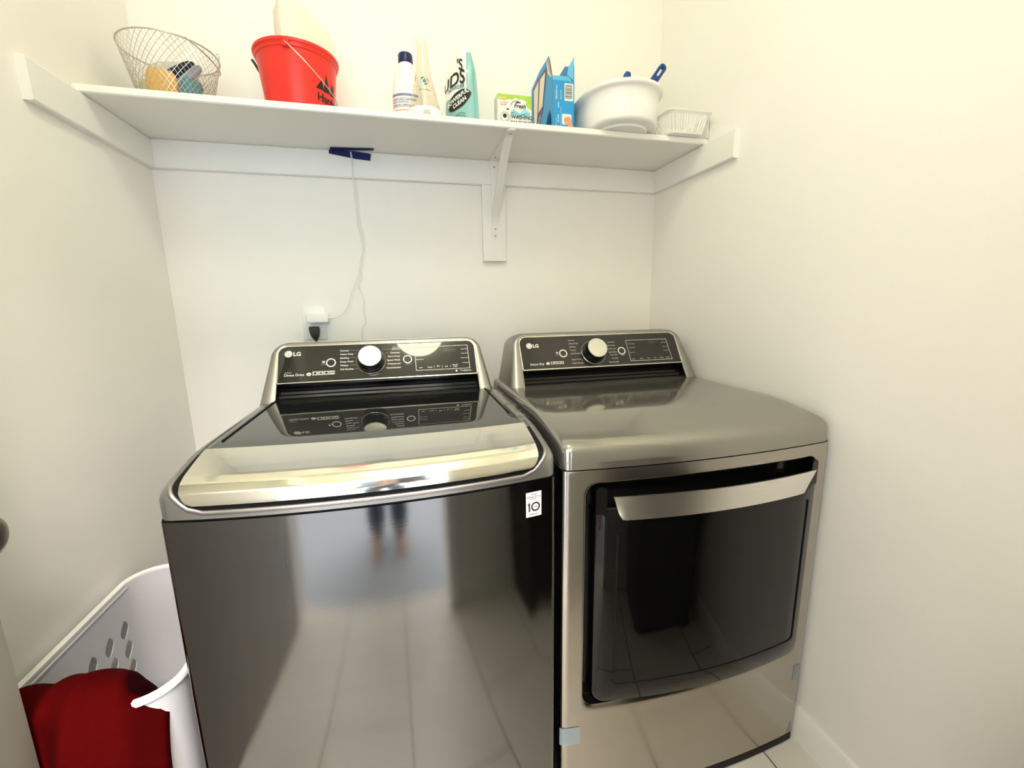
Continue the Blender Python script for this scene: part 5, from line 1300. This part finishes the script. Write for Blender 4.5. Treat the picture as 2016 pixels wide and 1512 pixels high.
for s in (-1, 1):
    hip = add((PX+s*0.085, PY, 0.88), 0.088, pel); kn = add((PX+s*0.085, PY+0.025, 0.50), 0.058, hip); cf_ = add((PX+s*0.085, PY-0.01, 0.34), 0.056, kn)
    an = add((PX+s*0.088, PY-0.02, 0.085), 0.036, cf_); he = add((PX+s*0.089, PY-0.015, 0.040), (0.034, 0.036), an)
    ft = add((PX+s*0.098, PY+0.075, 0.034), (0.040, 0.028), he); bl = add((PX+s*0.104, PY+0.135, 0.022), (0.042, 0.018), ft)
    for k in range(5): add((PX+s*(0.074+0.0145*k), PY+0.185-0.006*k-0.004*(k > 2), 0.014), 0.010 if k else 0.014, bl)
    sh = add((PX+s*0.175, PY, 1.385), 0.062, shc); el = add((PX+s*0.235, PY+0.13, 1.13), 0.044, sh)
    palm0 = CP - fwd*0.075 + rgt*(0.055+s*0.105) - up*0.035
    wr = add(palm0-fwd*0.045-up*0.025, (0.027, 0.022), el); pm = add(palm0, (0.038, 0.018), wr)
    for k in range(4):
        b0 = palm0 + up*(0.030-0.020*k) + fwd*0.030 + rgt*s*0.004; L_ = (0.026, 0.029, 0.027, 0.022)[k]
        a1 = add(b0, 0.0092, pm); a2 = add(b0+fwd*0.022*L_/0.027+rgt*s*0.008, 0.0086, a1); a3 = add(b0+fwd*0.030-rgt*s*L_*0.55, 0.0078, a2); add(b0+fwd*0.024-rgt*s*(L_*1.25), 0.0068, a3)
    t1 = add(palm0+up*0.012-rgt*s*0.026, 0.0115, pm); t2 = add(palm0+up*0.026-rgt*s*0.046+fwd*0.012, 0.0098, t1); add(palm0+up*0.036-rgt*s*0.058+fwd*0.026, 0.0082, t2)
person = skin_mesh('person', V, E, M_body, None, 0, 2, (PX, PY, 0.0))
tag(person, 'person in dark tee and blue jeans standing barefoot in the doorway holding a phone', 'person')
# face, ears
for s in (-1, 1):
    m = Mesh(); m.lathe([(0, -0.004), (0.008, -0.001), (0.011, 0.004), (0.007, 0.010), (0, 0.012)], (PX+s*0.031, PY+0.098, 1.628), 16, axis=(0, 1, 0)); eye = m.build('eye', M_labelwhite, person, weld=1e-5)
    m = Mesh(); m.lathe([(0, 0.0), (0.0055, 0.0), (0.005, 0.002), (0, 0.003)], (PX+s*0.031, PY+0.1095, 1.628), 16, axis=(0, 1, 0)); m.build('pupil', M_blackink, eye, weld=1e-5)
m = Mesh(); m.loft([[Vector((PX+x*w, PY+0.095+d, z)) for x, d in ((-1, 0), (-0.6, dd*0.6), (0, dd), (0.6, dd*0.6), (1, 0))] for z, w, dd in ((1.630, 0.008, 0.010), (1.610, 0.012, 0.022), (1.592, 0.018, 0.032), (1.585, 0.016, 0.020))], False); m.build('nose', M_body, person)
m = Mesh(); m.loft([[Vector((PX+x*0.024, PY+0.088+d-abs(x)*0.008, 1.555+z)) for x in (-1, -0.5, 0, 0.5, 1)] for d, z in ((0.0, 0.007), (0.008, 0.004), (0.006, 0.0), (0.009, -0.004), (0.0, -0.009))], False); m.build('lips', M_skin, person)
for s in (-1, 1):
    m = Mesh(); m.lathe([(0, -0.006), (0.016, -0.004), (0.019, 0.003), (0.012, 0.006), (0, 0.003)], (PX+s*0.083, PY+0.012, 1.608), 20, axis=(s, -0.25, 0), sy=1.6); m.build('ear', M_body, person, weld=1e-5)
skin_mesh('hair', [(Vector((PX, PY-0.010, 1.655)), (0.084, 0.088)), (Vector((PX, PY-0.012, 1.71)), (0.070, 0.078)), (Vector((PX, PY-0.055, 1.60)), (0.066, 0.045))], [(0, 1), (0, 2)], M_hair, person)
skin_mesh('jeans', [(Vector((PX, PY, 0.95)), (0.158, 0.113)), (Vector((PX, PY-0.002, 1.03)), (0.148, 0.110))]+
          [x for s in (-1, 1) for x in ((Vector((PX+s*0.086, PY, 0.86)), 0.098), (Vector((PX+s*0.086, PY+0.022, 0.50)), 0.072), (Vector((PX+s*0.087, PY-0.010, 0.30)), 0.074), (Vector((PX+s*0.088, PY-0.010, 0.045)), 0.078))],
          [(0, 1), (0, 2), (2, 3), (3, 4), (4, 5), (0, 6), (6, 7), (7, 8), (8, 9)], M_denim, person)
skin_mesh('tee_shirt', [(Vector((PX, PY-0.005, 1.10)), (0.150, 0.115)), (Vector((PX, PY, 0.97)), (0.160, 0.118)), (Vector((PX, PY, 1.27)), (0.166, 0.122)), (Vector((PX, PY-0.005, 1.405)), (0.120, 0.090))]+
          [x for s in (-1, 1) for x in ((Vector((PX+s*0.178, PY, 1.385)), 0.072), (Vector((PX+s*0.212, PY+0.065, 1.255)), 0.064))],
          [(0, 1), (0, 2), (2, 3), (3, 4), (4, 5), (3, 6), (6, 7)], M_shirt, person)
ph = thing('phone', 'dark phone held level in both hands of the person in the doorway', 'phone', CP-fwd*0.02)
Rm = Matrix((rgt, fwd, up)).transposed()
m = Mesh(); m.box(CP-fwd*0.0165+rgt*0.055-up*0.018, (0.148, 0.008, 0.072), bev=0.003, rot=Rm); m.build('phone_body', M_black, ph)
